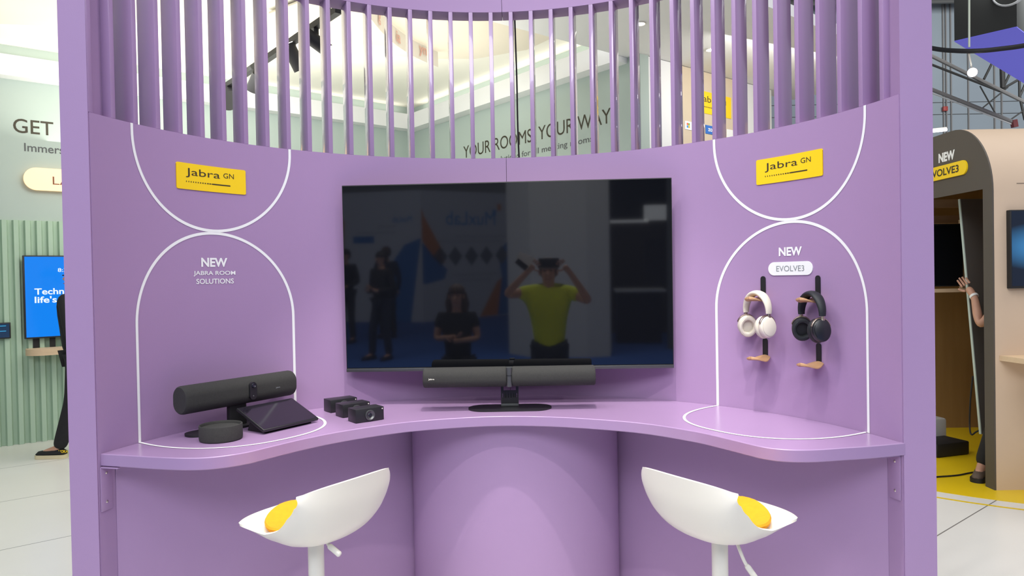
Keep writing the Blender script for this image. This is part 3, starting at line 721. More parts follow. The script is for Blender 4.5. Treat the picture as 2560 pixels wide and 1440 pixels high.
# cove light lying on top of the cornice
def cove(a0, a1, b0, b1, p):
    c = room((a0+a1)/2, (b0+b1)/2, 3.80); lx, ly = abs(a1-a0), abs(b1-b0)
    d = bpy.data.lights.new('cove_lamp', 'AREA'); d.shape = 'RECTANGLE'; d.size = lx; d.size_y = ly; d.energy = p; d.color = (1, 0.96, 0.88)
    o = bpy.data.objects.new('cove_lamp', d); COL.objects.link(o); o.matrix_world = Matrix.Translation(c) @ RROT.to_4x4() @ Matrix.Rotation(math.pi, 4, 'X')
cove(-7.5, -0.2, 0.04, 0.12, 3.5)
cove(-0.12, -0.05, 0.3, 3.7, 2)
# added fill lamps for the stand's ceiling and walls, no fixtures there
area(room(-3.0, 2.0, 3.0), room(-3.0, 2.0, 5), 66, 4.5, 2.5, (1, 0.96, 0.86))  # faces up, added to lighten the fabric ceiling
area(room(-3.0, 2.2, 3.45), room(-2.2, 0.2, 1.0), 52, 3.0, 1.0, (1, 0.98, 0.95))
area(room(0.9, 5.1, 3.5), room(1.1, 4.06, 2.6), 14, 1.6, 0.3, (1, 0.97, 0.92))
# hanging beige fabric
def canopy(name, cpts, z0, z1, lab):
    mb = MB(); mb.prism(cpts, z0, z1, lambda x, y, z: room(x, y, z)); return tag(mb.build(name, BANNER, smooth=False), lab, 'fabric panel')
canopy('hanging_fabric', [(-2.6, 3.5), (-2.9, 2.4), (-2.1, 1.95), (-1.2, 2.05), (-0.7, 2.4), (-0.45, 2.95), (-0.5, 3.6), (-1.5, 3.74)], 3.86, 3.875, 'beige fabric hung under the white ceiling behind the middle slats')
canopy('hanging_fabric', [(-7.5, 3.6), (-7.5, 0.5), (-5.2, 0.62), (-4.75, 0.75), (-4.1, 1.1), (-3.6, 1.7), (-3.4, 2.6), (-3.6, 3.6)], 3.86, 3.875, 'beige fabric hung under the ceiling at the upper left')
mb = MB(); bp_ = [(-2.62, 3.52), (-2.30, 3.15), (-1.95, 2.82), (-1.55, 2.55), (-1.15, 2.38)]
bp_ = [(p.x, p.y) for p in catmull([(x, y, 0) for x, y in bp_], 6)]
for (x0, y0), (x1, y1) in zip(bp_, bp_[1:]):
    mb.b.faces.new([mb.b.verts.new(room(a_, b_, z_)) for a_, b_, z_ in ((x0, y0, 3.70), (x1, y1, 3.70), (x1, y1, 3.858), (x0, y0, 3.858))])
bmesh.ops.remove_doubles(mb.b, verts=mb.b.verts, dist=1e-4)
bnd = mb.build('fabric_band', mat('cream_fabric_band', (0.80, 0.76, 0.68), 0.9)); tag(bnd, 'cream curved fabric band with faint red letters below the beige hanging fabric', 'fabric panel')
for body_, i_ in (('lo', 3), ('g', 8), ('ia', 14), ('yn', 20)):
    (x0, y0), (x1, y1) = bp_[i_], bp_[i_+1]; p0_, p1_ = room(x0, y0, 3.78), room(x1, y1, 3.78); d_ = (p1_-p0_).normalized()
    if d_.dot(RT) < 0: d_ = -d_
    n_ = d_.cross(Z); mb = MB(); put_text(mb, text_mesh(body_, None, 0.10, 0.02), lambda x, y: p0_+d_*x+Z*y+n_*0.012); mb.build('lettering', mat('faint_red_print', (0.72, 0.42, 0.34), 0.9), bnd, smooth=False)
# lettering on the sage walls
def wtext(body, ac, zc, w, h, bold, m, wall, b=0.0015, name='lettering'):
    mb = MB(); put_text(mb, text_mesh(body, w, h, bold), lambda x, y: room(ac+x, b, zc+y)); return mb.build(name, m, wall, smooth=False)
def btext(body, bc, zc, w, h, bold, m, wall, a=-0.0015, name='lettering'):
    mb = MB(); put_text(mb, text_mesh(body, w, h, bold), lambda x, y: room(a, bc+x, zc+y)); return mb.build(name, m, wall, smooth=False)
wtext('GET', -4.385, 3.125, 0.335, 0.140, 0.006, INK, wl)
wtext('Immers', -4.300, 2.920, 0.335, 0.082, 0.012, mat('soft_grey_print', (0.10, 0.11, 0.11), 0.7), wl)
btext('YOUR ROOMS. YOUR WAY', 2.43, 3.120, 2.50, 0.150, 0.0, INK, wb)
btext('solutions for all meeting rooms', 2.62, 2.925, 1.62, 0.085, 0.010, mat('soft_grey_print', (0.1, 0.11, 0.11)), wb)
# ribbed sage cladding
mb = MB(); i = 0
rbox(mb, -7.0, -0.03, 0.0006, 0.012, 0.0005, 2.195)
a = -6.95
while a < -0.1:
    A = [room(a, 0.012, 0), room(a+0.012, 0.052, 0), room(a+0.050, 0.052, 0), room(a+0.062, 0.012, 0)]
    mb.prism([(p.x, p.y) for p in A], 0.0005, 2.193); a += 0.0945
mb.build('ribbed_cladding', SAGER, wl, smooth=False)
# glowing pill sign
ps = thing('light_pill_sign', 'glowing cream pill-shaped sign on the sage wall at far left', 'sign', room(-3.9, 0.03, 2.605))
GLOW = mat('glowing_cream_sign', (0.9, 0.6, 0.35), 0.5, emit=(1.0, 0.63, 0.33), estr=0.75)
mb = MB(); mb.prism(rrect(1.17, 0.222, 0.11), 0.03, 0.055, lambda x, y, z: room(-3.90+x, z, 2.607+y)); mb.build('sign_body', GLOW, ps)
mb = MB(); put_text(mb, text_mesh('LA', 0.155, 0.080, 0.0), lambda x, y: room(-4.165+x, 0.0565, 2.600+y)); mb.build('lettering', mat('brown_print', (0.22, 0.07, 0.03)), ps, smooth=False)
mb = MB(); rbox(mb, -4.2, -3.6, 0.0006, 0.0299, 2.56, 2.65); mb.build('standoff', WPAINT, ps)
# blue screen
ts = thing('wall_screen', 'large bright blue screen on the ribbed sage wall at far left', 'screen', room(-3.8, 0.06, 1.44))
mb = MB(); rbox(mb, -4.515, -3.10, 0.060, 0.100, 1.030, 1.848, 0.004); mb.build('bezel', BLK, ts)
BLUE = screen_mat('blue_screen', (0.0, 0.24, 0.95), 0.85)
mb = MB(); rbox(mb, -4.500, -3.115, 0.0995, 0.1015, 1.045, 1.835); mb.build('screen', BLUE, ts, smooth=False)
SW = screen_mat('white_screen_text', (0.8, 0.9, 1.0), 1.0)
def stext(body, a0, zc, w, h, bold): wtext(body, a0+w/2, zc, w, h, bold, SW, ts, 0.1025)
stext('Technol', -4.425, 1.492, 0.325, 0.062, 0.02); stext("life's ne", -4.425, 1.412, 0.325, 0.066, 0.02); stext('8:3', -4.225, 1.703, 0.075, 0.038, 0.01)
# wooden shelf under it
mb = MB()
mb.prism([(-4.50, 0.053), (-4.515, 0.14), (-4.47, 0.22), (-4.38, 0.26), (-3.2, 0.26), (-3.2, 0.053)], 0.870, 0.935, lambda x, y, z: room(x, y, z))
sh = mb.build('wall_shelf', OAKS); tag(sh, 'light oak shelf on the ribbed sage wall under the blue screen', 'shelf'); 
for a_ in (-4.42, -4.28):
    mb = MB(); rbox(mb, a_-0.025, a_+0.025, 0.0535, 0.0595, 0.9355, 1.03); mb.build('support_strap', BLKM, sh)
tb = thing('wall_tablet', 'small dark tablet with blue display on the ribbed wall at the left edge', 'tablet', room(-4.72, 0.06, 1.12))
mb = MB(); rbox(mb, -4.90, -4.622, 0.0535, 0.075, 1.045, 1.200, 0.004); mb.build('bezel', BLK, tb)
mb = MB(); rbox(mb, -4.890, -4.634, 0.0745, 0.0762, 1.056, 1.188); mb.build('screen', screen_mat('dim_screen', (0.01, 0.05, 0.12), 0.6), tb, smooth=False)
mb = MB()
for z_ in (1.165, 1.115): rbox(mb, -4.88, -4.66, 0.0763, 0.0768, z_, z_+0.006)
mb.build('screen_lines', screen_mat('cyan_lines', (0.05, 0.5, 0.9), 0.8), tb, smooth=False)
# signs on the beige wall
js = thing('brand_sign', 'yellow brand sign on the beige wall seen between the right slats', 'sign', room(1.14, 4.07, 3.305))
LF = lambda ac, zc, off: (lambda x, y: room(ac+x, 4.055+off, zc+y))
def wplate(parent, a0, a1, z0, z1, m, name):
    mb = MB(); rbox(mb, a0, a1, 4.0556, 4.060, z0, z1); return mb.build(name, m, parent, smooth=False)
wplate(js, 0.84, 1.46, 3.195, 3.420, YEL, 'sign_plate')
mb = MB(); put_text(mb, text_mesh('Jabra', 0.31, 0.085, 0), LF(1.075, 3.335, 0.0065)); put_text(mb, text_mesh('GN', 0.09, 0.045, 0), LF(1.32, 3.345, 0.0065)); mb.build('lettering', INK, js, smooth=False)
mb = MB()
for i in range(12): q = room(0.925+i*0.0205, 4.0615, 3.262); mb.box(q, (0.010, 0.0006, 0.010), RROT)
mb.box(room(1.25, 4.0615, 3.262), (0.17, 0.0006, 0.010), RROT); mb.build('dotted_line', INK, js, smooth=False)
s1 = tag(wplate(None, 0.665, 0.93, 2.995, 3.078, WHT, 'partner_sign'), 'white sign with four small coloured squares on the beige wall', 'sign')
for (i, j, c_) in ((0, 1, (0.75, 0.12, 0.05)), (1, 1, (0.2, 0.45, 0.02)), (0, 0, (0.02, 0.3, 0.75)), (1, 0, (0.9, 0.5, 0.01))):
    mb = MB(); mb.box(room(0.703+i*0.026, 4.0612, 3.024+j*0.026), (0.022, 0.001, 0.022), RROT); mb.build('logo_square', mat('logo_%d%d' % (i, j), c_), s1, smooth=False)
s2 = tag(wplate(None, 1.005, 1.27, 2.990, 3.078, mat('blue_sign', (0.03, 0.16, 0.55)), 'partner_sign'), 'blue sign with white lettering on the beige wall', 'sign')
mb = MB(); put_text(mb, text_mesh('zoom', 0.17, 0.034, 0.02), LF(1.13, 3.034, 0.0065)); mb.build('lettering', WHT, s2, smooth=False)
s3 = tag(wplate(None, 1.375, 1.61, 2.990, 3.078, WHT, 'partner_sign'), 'white sign right of the blue sign on the beige wall', 'sign')
# ceiling downlights
def downlight(px, py, lab):
    p = at_z(px, py, 3.618); mb = MB(); mb.lathe([(0, 0.0), (0.028, 0.0), (0.036, 0.004), (0.036, 0.006)], p, 20)
    t = thing('ceiling_lamp', lab, 'lamp', p); mb.build('lamp_glass', mat('lamp_glow', (1, 1, 1), emit=(1, 0.95, 0.9), estr=12), t)
    mb = MB(); mb.tube([p+Z*0.0+Vector((0.045*math.cos(q), 0.045*math.sin(q), 0.002)) for q in [2*math.pi*i/20 for i in range(20)]], 0.006, 8, closed=True); mb.build('lamp_ring', WMET, t)
downlight(1600, 60, 'small bright ceiling lamp left of the cable, in the flat white ceiling'); downlight(1777, 125, 'small bright ceiling lamp above the beige wall')
# track with spotlights
tk = thing('light_track', 'black track light rail hanging below the ceiling behind the left slats', 'light track', at_z(700, 125, 3.45))
ta_, tb_ = at_z(846, 25, 3.42), at_z(548, 228, 3.42)
mb = MB(); dd = (tb_-ta_).normalized(); nn = dd.cross(Z)
trk = Matrix((dd, nn, -Z)).transposed()
mb.box((ta_+tb_)/2, ((tb_-ta_).length, 0.05, 0.045), trk); mb.build('rail', BLKM, tk)
mb = MB()
for f_ in (0.05, 0.95): p = ta_.lerp(tb_, f_); mb.tube([p, p+Z*0.6], 0.006, 8)
mb.build('suspension_rod', BLKM, tk)
def track_head(f_, dirv, lab, lit):
    p = ta_.lerp(tb_, f_)-Z*0.024; t = thing('track_spotlight', lab, 'spotlight', p, 'black spotlights on the track')
    dv_ = Vector(dirv).normalized(); c = p-Z*0.10
    mb = MB(); mb.tube([p, p-Z*0.045], 0.018, 10); mb.tube([p-Z*0.03, c], 0.009, 8); mb.build('bracket', BLKM, t)
    mb = MB(); mb.tube([c-dv_*0.11, c+dv_*0.10], 0.052, 20); mb.build('lamp_housing', BLKM, t)
    mb = MB(); mb.tube([c+dv_*0.1003, c+dv_*0.104], 0.045, 20); mb.build('lamp_glass', mat('spot_glow', (1, 1, 1), emit=(1, 0.95, 0.92), estr=6.0 if lit else 2), t)
track_head(0.30, (-0.35, -0.35, 0.85), 'black track spotlight with lit lens, left of the pair', 1); track_head(0.14, (0.75, 0.2, -0.55), 'black track spotlight tilted to the right, nearest the rail end', 1)
track_head(0.62, (-0.5, 0.3, -0.8), 'black track spotlight in the middle of the rail', 0); track_head(0.90, (-0.3, 0.6, -0.7), 'black track spotlight at the far left end of the rail', 0)
# grey-violet beam near the track
mb = MB(); pa, pb_ = at_z(840, 20, 3.95), at_z(660, 170, 3.95); dd = (pb_-pa).normalized()
mb.box((pa+pb_)/2, ((pb_-pa).length+1.0, 0.30, 0.06), Matrix((dd, Z.cross(dd), Z)).transposed()); tag(mb.build('ceiling_beam', mat('violet_grey_paint', (0.40, 0.40, 0.62), 0.6)), 'pale violet beam running under the ceiling beside the spotlight rail', 'beam')

# ================================================================ RIGHT: TAN BOOTH
BX, BY = 3.33, 4.977; RTOP, RC = 2.585, 0.50
ys = []
for i in range(17): q = math.pi/2*i/16; ys.append((BY+RC*0.88*(1-math.cos(q)), RTOP-RC+RC*math.sin(q)))
prof = [(BY, 0.0)]+ys+[(7.6, RTOP)]
tbth = thing('tan_booth', 'tan booth with rounded top corner and a dark brown arched side', 'booth', (BX, BY, 0))
mb = MB(); inner_ = [(y+0.04 if i < len(prof)-1 else y, z-0.04 if i > 0 else z) for i, (y, z) in enumerate(prof)]
inner_[0] = (BY+0.04, 0); poly = prof+inner_[::-1]
mb.prism(poly, BX+0.012, 6.4, lambda y, z, x: Vector((x, y, z))); mb.build('curved_shell', TAN, tbth, ang=25)
mb = MB(); mb.box((5.0, BY-0.0006, 1.05+1.08), (3.0, 0.001, 0.003)); mb.build('panel_seam', BROWN, tbth)
# side wall with opening
OY0, OY1, OZ = 5.075, 6.9, 2.105
mb = MB()
outer = prof
pieces = [[(BY, 0.0), (OY0, 0.0), (OY0, OZ)]+[(y, z) for y, z in ys if y <= OY0][::-1]]
def sidep(poly): mb.prism(poly, BX, BX+0.0115, lambda y, z, x: Vector((x, y, z)))
low = [(y, z) for y, z in ys if y < OY0]; hi_ = [(y, z) for y, z in ys if y >= OY0]
zj = float(np.interp(OY0, [y for y, z in ys], [z for y, z in ys]))
sidep([(BY, 0.0), (OY0, 0.0), (OY0, zj)]+low[::-1])
sidep([(OY0, OZ), (7.6, OZ), (7.6, RTOP)]+hi_[::-1]+[(OY0, zj)])
sidep([(OY1, 0), (7.6, 0), (7.6, OZ), (OY1, OZ)])
mb.build('side_panel', BROWN, tbth, smooth=False)
mb = MB(); mb.box((BX+0.012+0.06, OY0-0.022, OZ/2), (0.12, 0.04, OZ)); mb.build('door_jamb', BROWN, tbth, smooth=False)
# interior
mb = MB(); mb.box((5.0, 7.0, 1.25), (3.2, 0.03, 2.5)); mb.box((4.75, 6.2, 1.25), (0.03, 1.6, 2.5))
mb.build('inner_lining', PLY, tbth, smooth=False)
mb = MB()
for z_ in (2.32, 2.12, 1.98): mb.box((4.05, 6.3, z_), (1.35, 0.05, 0.07))
mb.box((4.05, 5.9, 2.3), (1.35, 0.06, 0.09)); mb.box((4.25, 6.25, 1.1), (0.05, 0.05, 2.0)); mb.box((3.5, 5.62, 2.2), (0.06, 1.0, 0.10)); mb.build('timber_framing', wood('pine_stud', (0.40, 0.26, 0.13), (0.52, 0.36, 0.2), 3, 0.7), tbth, smooth=False)
# lettering on the arch
SX = BX-0.0012
def side_text(body, yc, zc, w, h, bold, m, x=SX):
    mb = MB(); put_text(mb, text_mesh(body, w, h, bold), lambda a, b: Vector((x, yc-a, zc+b))); return mb.build('lettering', m, tbth, smooth=False)
side_text('NEW', 5.490, 2.405, 0.205, 0.072, 0.05, WHT)
ep = thing('pill_sign', 'yellow pill-shaped sign on the dark brown arch at right', 'sign', (BX-0.01, 5.6, 2.295))
mb = MB(); mb.prism(rrect(0.68, 0.105, 0.05), BX-0.012, BX-0.0006, lambda y, z, x: Vector((x, 5.575+y, 2.290+z))); mb.build('sign_plate', YEL, ep)
mb = MB(); put_text(mb, text_mesh('EVOLVE3', 0.375, 0.056, 0.02), lambda a, b: Vector((BX-0.013, 5.512-a, 2.291+b))); mb.build('lettering', INK, ep, smooth=False)
# front face: screen, shelf
fs = thing('wall_screen', 'dark glossy screen on the front of the tan booth at the right edge', 'screen', (4.0, BY-0.02, 1.67))
mb = MB(); mb.box((4.05, BY-0.021, 1.674), (1.25, 0.04, 0.540), bev=0.004); mb.build('bezel', BLKM, fs)
mb = MB(); mb.box((4.05, BY-0.0415, 1.678), (1.23, 0.002, 0.515))
def glossblue():
    m = bpy.data.materials.new('blue_picture_screen'); m.use_nodes = True; nt = m.node_tree; b = nt.nodes['Principled BSDF']
    b.inputs['Base Color'].default_value = (0.005, 0.006, 0.01, 1); b.inputs['Roughness'].default_value = 0.08
    tc = nt.nodes.new('ShaderNodeTexCoord'); g = nt.nodes.new('ShaderNodeTexGradient'); g.gradient_type = 'SPHERICAL'
    mp = nt.nodes.new('ShaderNodeMapping'); mp.inputs['Location'].default_value = (-3.62*3, 0, -1.69*6); mp.inputs['Scale'].default_value = (3, 0, 6)
    nt.links.new(tc.outputs['Object'], mp.inputs[0]); nt.links.new(mp.outputs[0], g.inputs[0])
    r = nt.nodes.new('ShaderNodeValToRGB'); r.color_ramp.elements[0].color = (0.003, 0.008, 0.02, 1); r.color_ramp.elements[1].color = (0.05, 0.25, 0.55, 1)
    nt.links.new(g.outputs['Fac'], r.inputs[0]); nt.links.new(r.outputs[0], b.inputs['Emission Color']); b.inputs['Emission Strength'].default_value = 1.0
    return m
mb.build('screen', glossblue(), fs, smooth=False)
sp = tag(MB().prism([(3.37, BY-0.0006), (3.40, 4.73), (3.6, 4.62), (5.4, 4.62), (5.4, BY-0.0006)], 0.905, 0.94).build('wall_shelf', OAKS), 'light oak shelf on the front of the tan booth under the dark screen', 'shelf')
# a white stool at the right edge (seat and base partly in view)
bs = thing('bar_stool', 'white bar stool under the oak shelf at the right edge', 'stool', (3.62, 4.45, 0))
mb = MB(); C_ = Vector((3.545, 4.42, 0))
mb.lathe([(0.0, 0.725), (0.08, 0.730), (0.16, 0.765), (0.21, 0.84), (0.225, 0.905), (0.219, 0.905), (0.205, 0.845), (0.155, 0.775), (0.07, 0.74), (0.0, 0.736)], C_, 40); mb.build('seat_shell', SHELL, bs)
mb = MB(); mb.lathe([(0.025, 0.02), (0.025, 0.728)], C_, 24); mb.build('post', WMET, bs)
mb = MB(); mb.lathe([(0.21, 0.0012+0.003), (0.21, 0.012), (0.19, 0.018), (0.03, 0.03)], C_, 48); mb.build('round_base', WMET, bs)
mb = MB(); mb.tube([C_+Vector((0.16*math.cos(q), 0.16*math.sin(q), 0.36)) for q in [2*math.pi*i/28 for i in range(28)]], 0.011, 10, closed=True); mb.tube([C_+Vector((0, 0, .36)), C_+Vector((-0.16, 0, .36))], .009, 8); mb.build('footrest', WMET, bs)
# yellow floor patch with outline
def circ3(a, b, c):
    ax, ay, bx_, by_, cx_, cy_ = *a, *b, *c
    D_ = 2*(ax*(by_-cy_)+bx_*(cy_-ay)+cx_*(ay-by_))
    ux = ((ax*ax+ay*ay)*(by_-cy_)+(bx_*bx_+by_*by_)*(cy_-ay)+(cx_*cx_+cy_*cy_)*(ay-by_))/D_
    uy = ((ax*ax+ay*ay)*(cx_-bx_)+(bx_*bx_+by_*by_)*(ax-cx_)+(cx_*cx_+cy_*cy_)*(bx_-ax))/D_
    return ux, uy, math.hypot(ax-ux, ay-uy)
YC = (4.55, 6.75); 
pts_ = [at_z(*q, 0) for q in [(2340, 1221), (2418, 1247), (2515, 1262), (2560, 1269)]]
ux, uy, ur = circ3(tuple(pts_[0].xy), tuple(pts_[1].xy), tuple(pts_[3].xy))
if ur > 6 or ur < 0.8: ux, uy, ur = YC[0], YC[1], 2.4
cir = [(ux+ur*math.cos(2*math.pi*i/96), uy+ur*math.sin(2*math.pi*i/96)) for i in range(96)]
ring_poly = [(x, y) for x, y in cir]
mb = MB(); mb.prism(ring_poly, 0.0004, 0.002); yf = structure(mb.build('floor_yellow_circle', YFLOOR, smooth=False))
mb = MB(); rr2 = ur+0.16
for i in range(96):
    a0, a1 = 2*math.pi*i/96, 2*math.pi*(i+1)/96
    mb.prism([(ux+rr2*math.cos(a0), uy+rr2*math.sin(a0)), (ux+rr2*math.cos(a1), uy+rr2*math.sin(a1)), (ux+(rr2-.025)*math.cos(a1), uy+(rr2-.025)*math.sin(a1)), (ux+(rr2-.025)*math.cos(a0), uy+(rr2-.025)*math.sin(a0))], 0.0004, 0.0016)
structure(mb.build('floor_yellow_ring', YFLOOR, smooth=False))
print('YELLOW', ux, uy, ur)
# black monitor inside the tan booth
mn = thing('monitor', 'black upright monitor standing inside the tan booth doorway', 'monitor', (3.75, 6.15, 1.6))
mc = at_y(2366, 638, 6.1)
mb = MB(); mb.box(mc+Vector((-0.10, 0, 0)), (0.46, 0.04, 0.53), bev=0.004); mb.build('bezel', BLKM, mn)
mb = MB(); mb.box(mc+Vector((-0.10, -0.0208, 0)), (0.44, 0.002, 0.51)); mb.build('screen', mat('unlit_screen', (0.004, 0.005, 0.007), 0.08), mn, smooth=False)
mb = MB(); mb.box(Vector((mc.x-.05, 6.15, mc.z-0.30)), (0.6, 0.12, 0.03)); mb.box(Vector((mc.x+.17, 6.14, mc.z)), (0.05, 0.05, 0.6)); mb.build('timber_ledge', OAKS, mn, smooth=False)
# cord, toolbox, white bin
mb = MB(); mb.box((3.58, 6.02, 0.06), (0.34, 0.24, 0.11), rotz(0.3), 0.01); tbx = mb.build('tool_case', BLKM); tag(tbx, 'low black tool case on the yellow floor inside the tan booth', 'case')
mb = MB(); mb.box((3.60, 6.28, 0.13), (0.26, 0.2, 0.255), rotz(0.2), 0.02); tag(mb.build('storage_box', mat('pale_grey_plastic', (0.5, 0.5, 0.48), 0.5)), 'pale grey plastic box behind the black tool case', 'box')
cable([at_z(2300, 1195, 0.008), at_z(2345, 1192, 0.008), at_z(2395, 1188, 0.008), at_z(2440, 1180, 0.008), Vector((3.75, 5.45, 0.008))], 0.0065, 'black floor cord lying across the yellow floor')
c1 = [at_y(2432, 940, 5.55), at_y(2426, 1000, 5.55), at_y(2424, 1060, 5.55), at_y(2428, 1086, 5.5), at_y(2440, 1080, 5.5), at_y(2452, 1074, 5.5)]
cable(c1, 0.006, 'thin dark cord hanging beside the tilted board')

# tilted board held by the person
pt, pb2 = at_y(2399, 498, 5.68), at_y(2452, 1085, 5.48)
dn = (pt-pb2).normalized(); wdir = Vector((1.0, 0.12, 0.0)).normalized()
wdir = (wdir-dn*wdir.dot(dn)).normalized(); nrm = dn.cross(wdir)
Lb = (pt-pb2).length; br_ = Matrix((wdir, nrm, dn)).transposed()
bd = thing('tilted_board', 'tall dark board with a pale edge leaning in the tan booth doorway', 'board', pb2)
mb = MB(); mb.box(pb2+dn*Lb/2+wdir*0.262, (0.52, 0.018, Lb), br_); mb.build('board_face', mat('grey_brown_board', (0.10, 0.09, 0.08), 0.55), bd, smooth=False)
mb = MB(); mb.box(pb2+dn*Lb/2-wdir*0.003, (0.007, 0.02, Lb), br_); mb.build('edge_strip', mat('pale_green_edge', (0.50, 0.60, 0.55), 0.4), bd, smooth=False)

# ================================================================ HALL BEYOND (upper right)
HALLW = mat('grey_hall_wall', (0.27, 0.31, 0.34), 0.8, noise=0.05, nscale=0.5)
HY = 26
mb = MB(); mb.box((16, HY+0.1, 6), (30, 0.2, 12)); hw_ = structure(mb.build('wall_hall', HALLW, smooth=False))
mb = MB()
for q in ((2358, 0), (2365, 0), (2377, 0), (2420, 0), (2485, 0), (2503, 0)):
    p = at_y(q[0], 300, HY); mb.box((p.x, HY-0.03, 6), (0.04, 0.05, 12))
mb.build('wall_conduit', STEELG, hw_, smooth=False)
mb = MB()
for y_ in (285, 255): p = at_y(2430, y_, HY); mb.box((16, HY-0.005, p.z), (30, 0.01, 0.02))
mb.build('wall_seam', STEELD, hw_, smooth=False)
rb = at_y(2362.5, 272, HY-0.1); mb = MB(); mb.box(rb, (0.16, 0.1, 0.16), bev=.01); tag(mb.build('alarm_box', mat('red_enamel', (0.35, 0.05, 0.04))), 'small red box high on the grey hall wall', 'box')
# roof
mb = MB(); pA = at_y(2300, 155, 24)
mb.prism([(4, 11.5), (4, 11.7), (30, 11.7), (30, 11.5)], 8, 25.9, lambda x, z, y: Vector((x, y, z)))
mb.build('ceiling_hall', STEELD, smooth=False)['kind'] = 'structure'
mb = MB()
for i in range(14): mb.box((17, 10+i*1.15, 11.0), (26, 0.12, 0.5))
mb2 = mb.build('roof_beams', mat('roof_steel', (0.10, 0.10, 0.095), 0.6), bpy.data.objects['ceiling_hall'], smooth=False)
mb = MB()
for i in range(30): mb.box((5+i*0.8, 17, 11.35), (0.25, 17, 0.1))
mb.build('roof_ribs', mat('roof_grey', (0.17, 0.18, 0.19), 0.6), bpy.data.objects['ceiling_hall'], smooth=False)
tr_ = thing('roof_truss', 'grey and dark steel roof truss crossing in front of the hall wall', 'truss', at_y(2500, 220, 21))
def bar(parent, a, b, r, m, name, Y=21, Y2=None):
    mb = MB(); mb.tube([at_y(*a, Y), at_y(*b, Y2 or Y)], r, 8); return mb.build(name, m, parent)
bar(tr_, (2325, 138), (2575, 262), 0.055, STEELG, 'top_chord')
bar(tr_, (2325, 160), (2500, 228), 0.035, STEELD, 'brace')
for a, b in (((2484, 150), (2460, 198)), ((2505, 150), (2507, 220)), ((2530, 172), (2507, 222)), ((2507, 222), (2562, 190)), ((2548, 180), (2549, 242)), ((2570, 195), (2549, 242)), ((2549, 240), (2562, 300))):
    bar(tr_, a, b, 0.035 if a[0] != 2505 else 0.07, STEELD, 'brace')
for a, b in (((2450, 215), (2488, 283)), ((2520, 218), (2455, 271)), ((2575, 265), (2518, 305))):
    bar(tr_, a, b, 0.02, STEELD, 'tie_rod')
sp_ = thing('roof_pipe', 'long grey sprinkler pipe slanting under the truss with a red end', 'pipe', at_y(2430, 260, 20))
bar(sp_, (2320, 220), (2536, 306), 0.055, STEELG, 'pipe', 20); bar(sp_, (2320, 229), (2536, 313), 0.02, mat('pale_pipe', (0.5, 0.5, 0.48)), 'thin_pipe', 20)
bar(sp_, (2534, 300), (2537, 318), 0.09, mat('dark_red_enamel', (0.16, 0.03, 0.03)), 'red_coupling', 20)
# hanging sign box
sz = 6.5; qA, qB, qD = at_z(2386, 102, sz), at_z(2542, 66, sz), at_z(2600, 212, sz)
ea = (qB-qA); eb = (qD-qA); eb = (eb-ea*(eb.dot(ea)/ea.length_squared)).normalized()*5.5
hs = thing('hanging_sign', 'huge dark hanging sign box with violet underside at the upper right', 'sign', (qA+qB)/2)
mb = MB(); quad = [qA, qA+ea*1.0, qA+ea*1.0+eb, qA+eb]
mb.prism([(p.x, p.y) for p in quad], sz, sz+2.2); mb.build('sign_box', mat('dark_sign_fabric', (0.042, 0.043, 0.038), 0.8), hs, smooth=False)
mb = MB(); mb.prism([(p.x, p.y) for p in quad], sz-0.02, sz-0.0006); mb.build('underside', mat('violet_glow_fabric', (0.17, 0.16, 0.66), 0.8, emit=(0.13, 0.12, 0.6), estr=0.32), hs, smooth=False)  # weak glow put into the underside colour to lighten it
en = ea.normalized(); eo = Vector((en.y, -en.x, 0)); 
if eo.dot(O-qA) < 0: eo = -eo
mb = MB(); lc_ = qA+ea*0.90+Z*0.77; cpts = [lc_+en*0.31*math.cos(q)+Z*0.31*math.sin(q)+eo*0.02 for q in [math.radians(48+264*i/24) for i in range(25)]]
mb.tube(cpts, 0.055, 8, flat=(0.35, 1), upv=tuple(en.cross(Z))); mb.build('lettering', WHT, hs)
# ring truss
rg = thing('lighting_ring', 'black curved lighting ring hung on a pale pole at the upper right', 'lighting ring', at_y(2450, 126, 9))
mb = MB(); rp = catmull([at_y(2240, 100, 9.8), at_y(2332, 121, 9.3), at_y(2390, 127, 9.0), at_y(2450, 127, 8.8), at_y(2510, 121, 8.7), at_y(2560, 114, 8.65), at_y(2640, 98, 8.6)], 8)
mb.tube(rp, 0.028, 8, flat=(0.8, 1)); mb.build('ring_tube', BLKM, rg)
mb = MB(); mb.tube([at_y(2423, 118, 8.9), at_y(2423, -60, 8.9)], 0.012, 8); mb.build('hanging_pole', mat('pale_green_pole', (0.55, 0.62, 0.5)), rg)
lp = thing('round_hall_lamp', 'round bright white lamp hanging under the black ring', 'lamp', at_y(2430, 180, 8.9))
lc2 = at_y(2431, 181, 8.9); dv_ = (O-lc2).normalized()
mb = MB(); mb.tube([lc2, lc2+dv_*0.02], 0.052, 24); mb.build('lamp_glass', mat('hall_lamp_glow', (1, 1, 1), emit=(1, 0.93, 0.95), estr=25), lp)
mb = MB(); mb.tube([lc2-dv_*0.13, lc2-dv_*0.002], [0.04, 0.06], 20); mb.build('lamp_housing', BLKM, lp)
mb = MB(); mb.tube([lc2-dv_*0.05, at_y(2422, 130, 8.9)], 0.01, 8); mb.build('lamp_arm', WMET, lp)
tbp = thing('tube_lamp', 'short white tube lamp above the dark brown arch', 'lamp', at_y(2350, 326, 6.3))
mb = MB(); mb.tube([at_y(2310, 330, 6.2), at_y(2366, 324, 6.2)], 0.013, 12); mb.build('lamp_tube', mat('tube_glow', (1, 1, 1), emit=(0.85, 0.8, 1), estr=8), tbp)
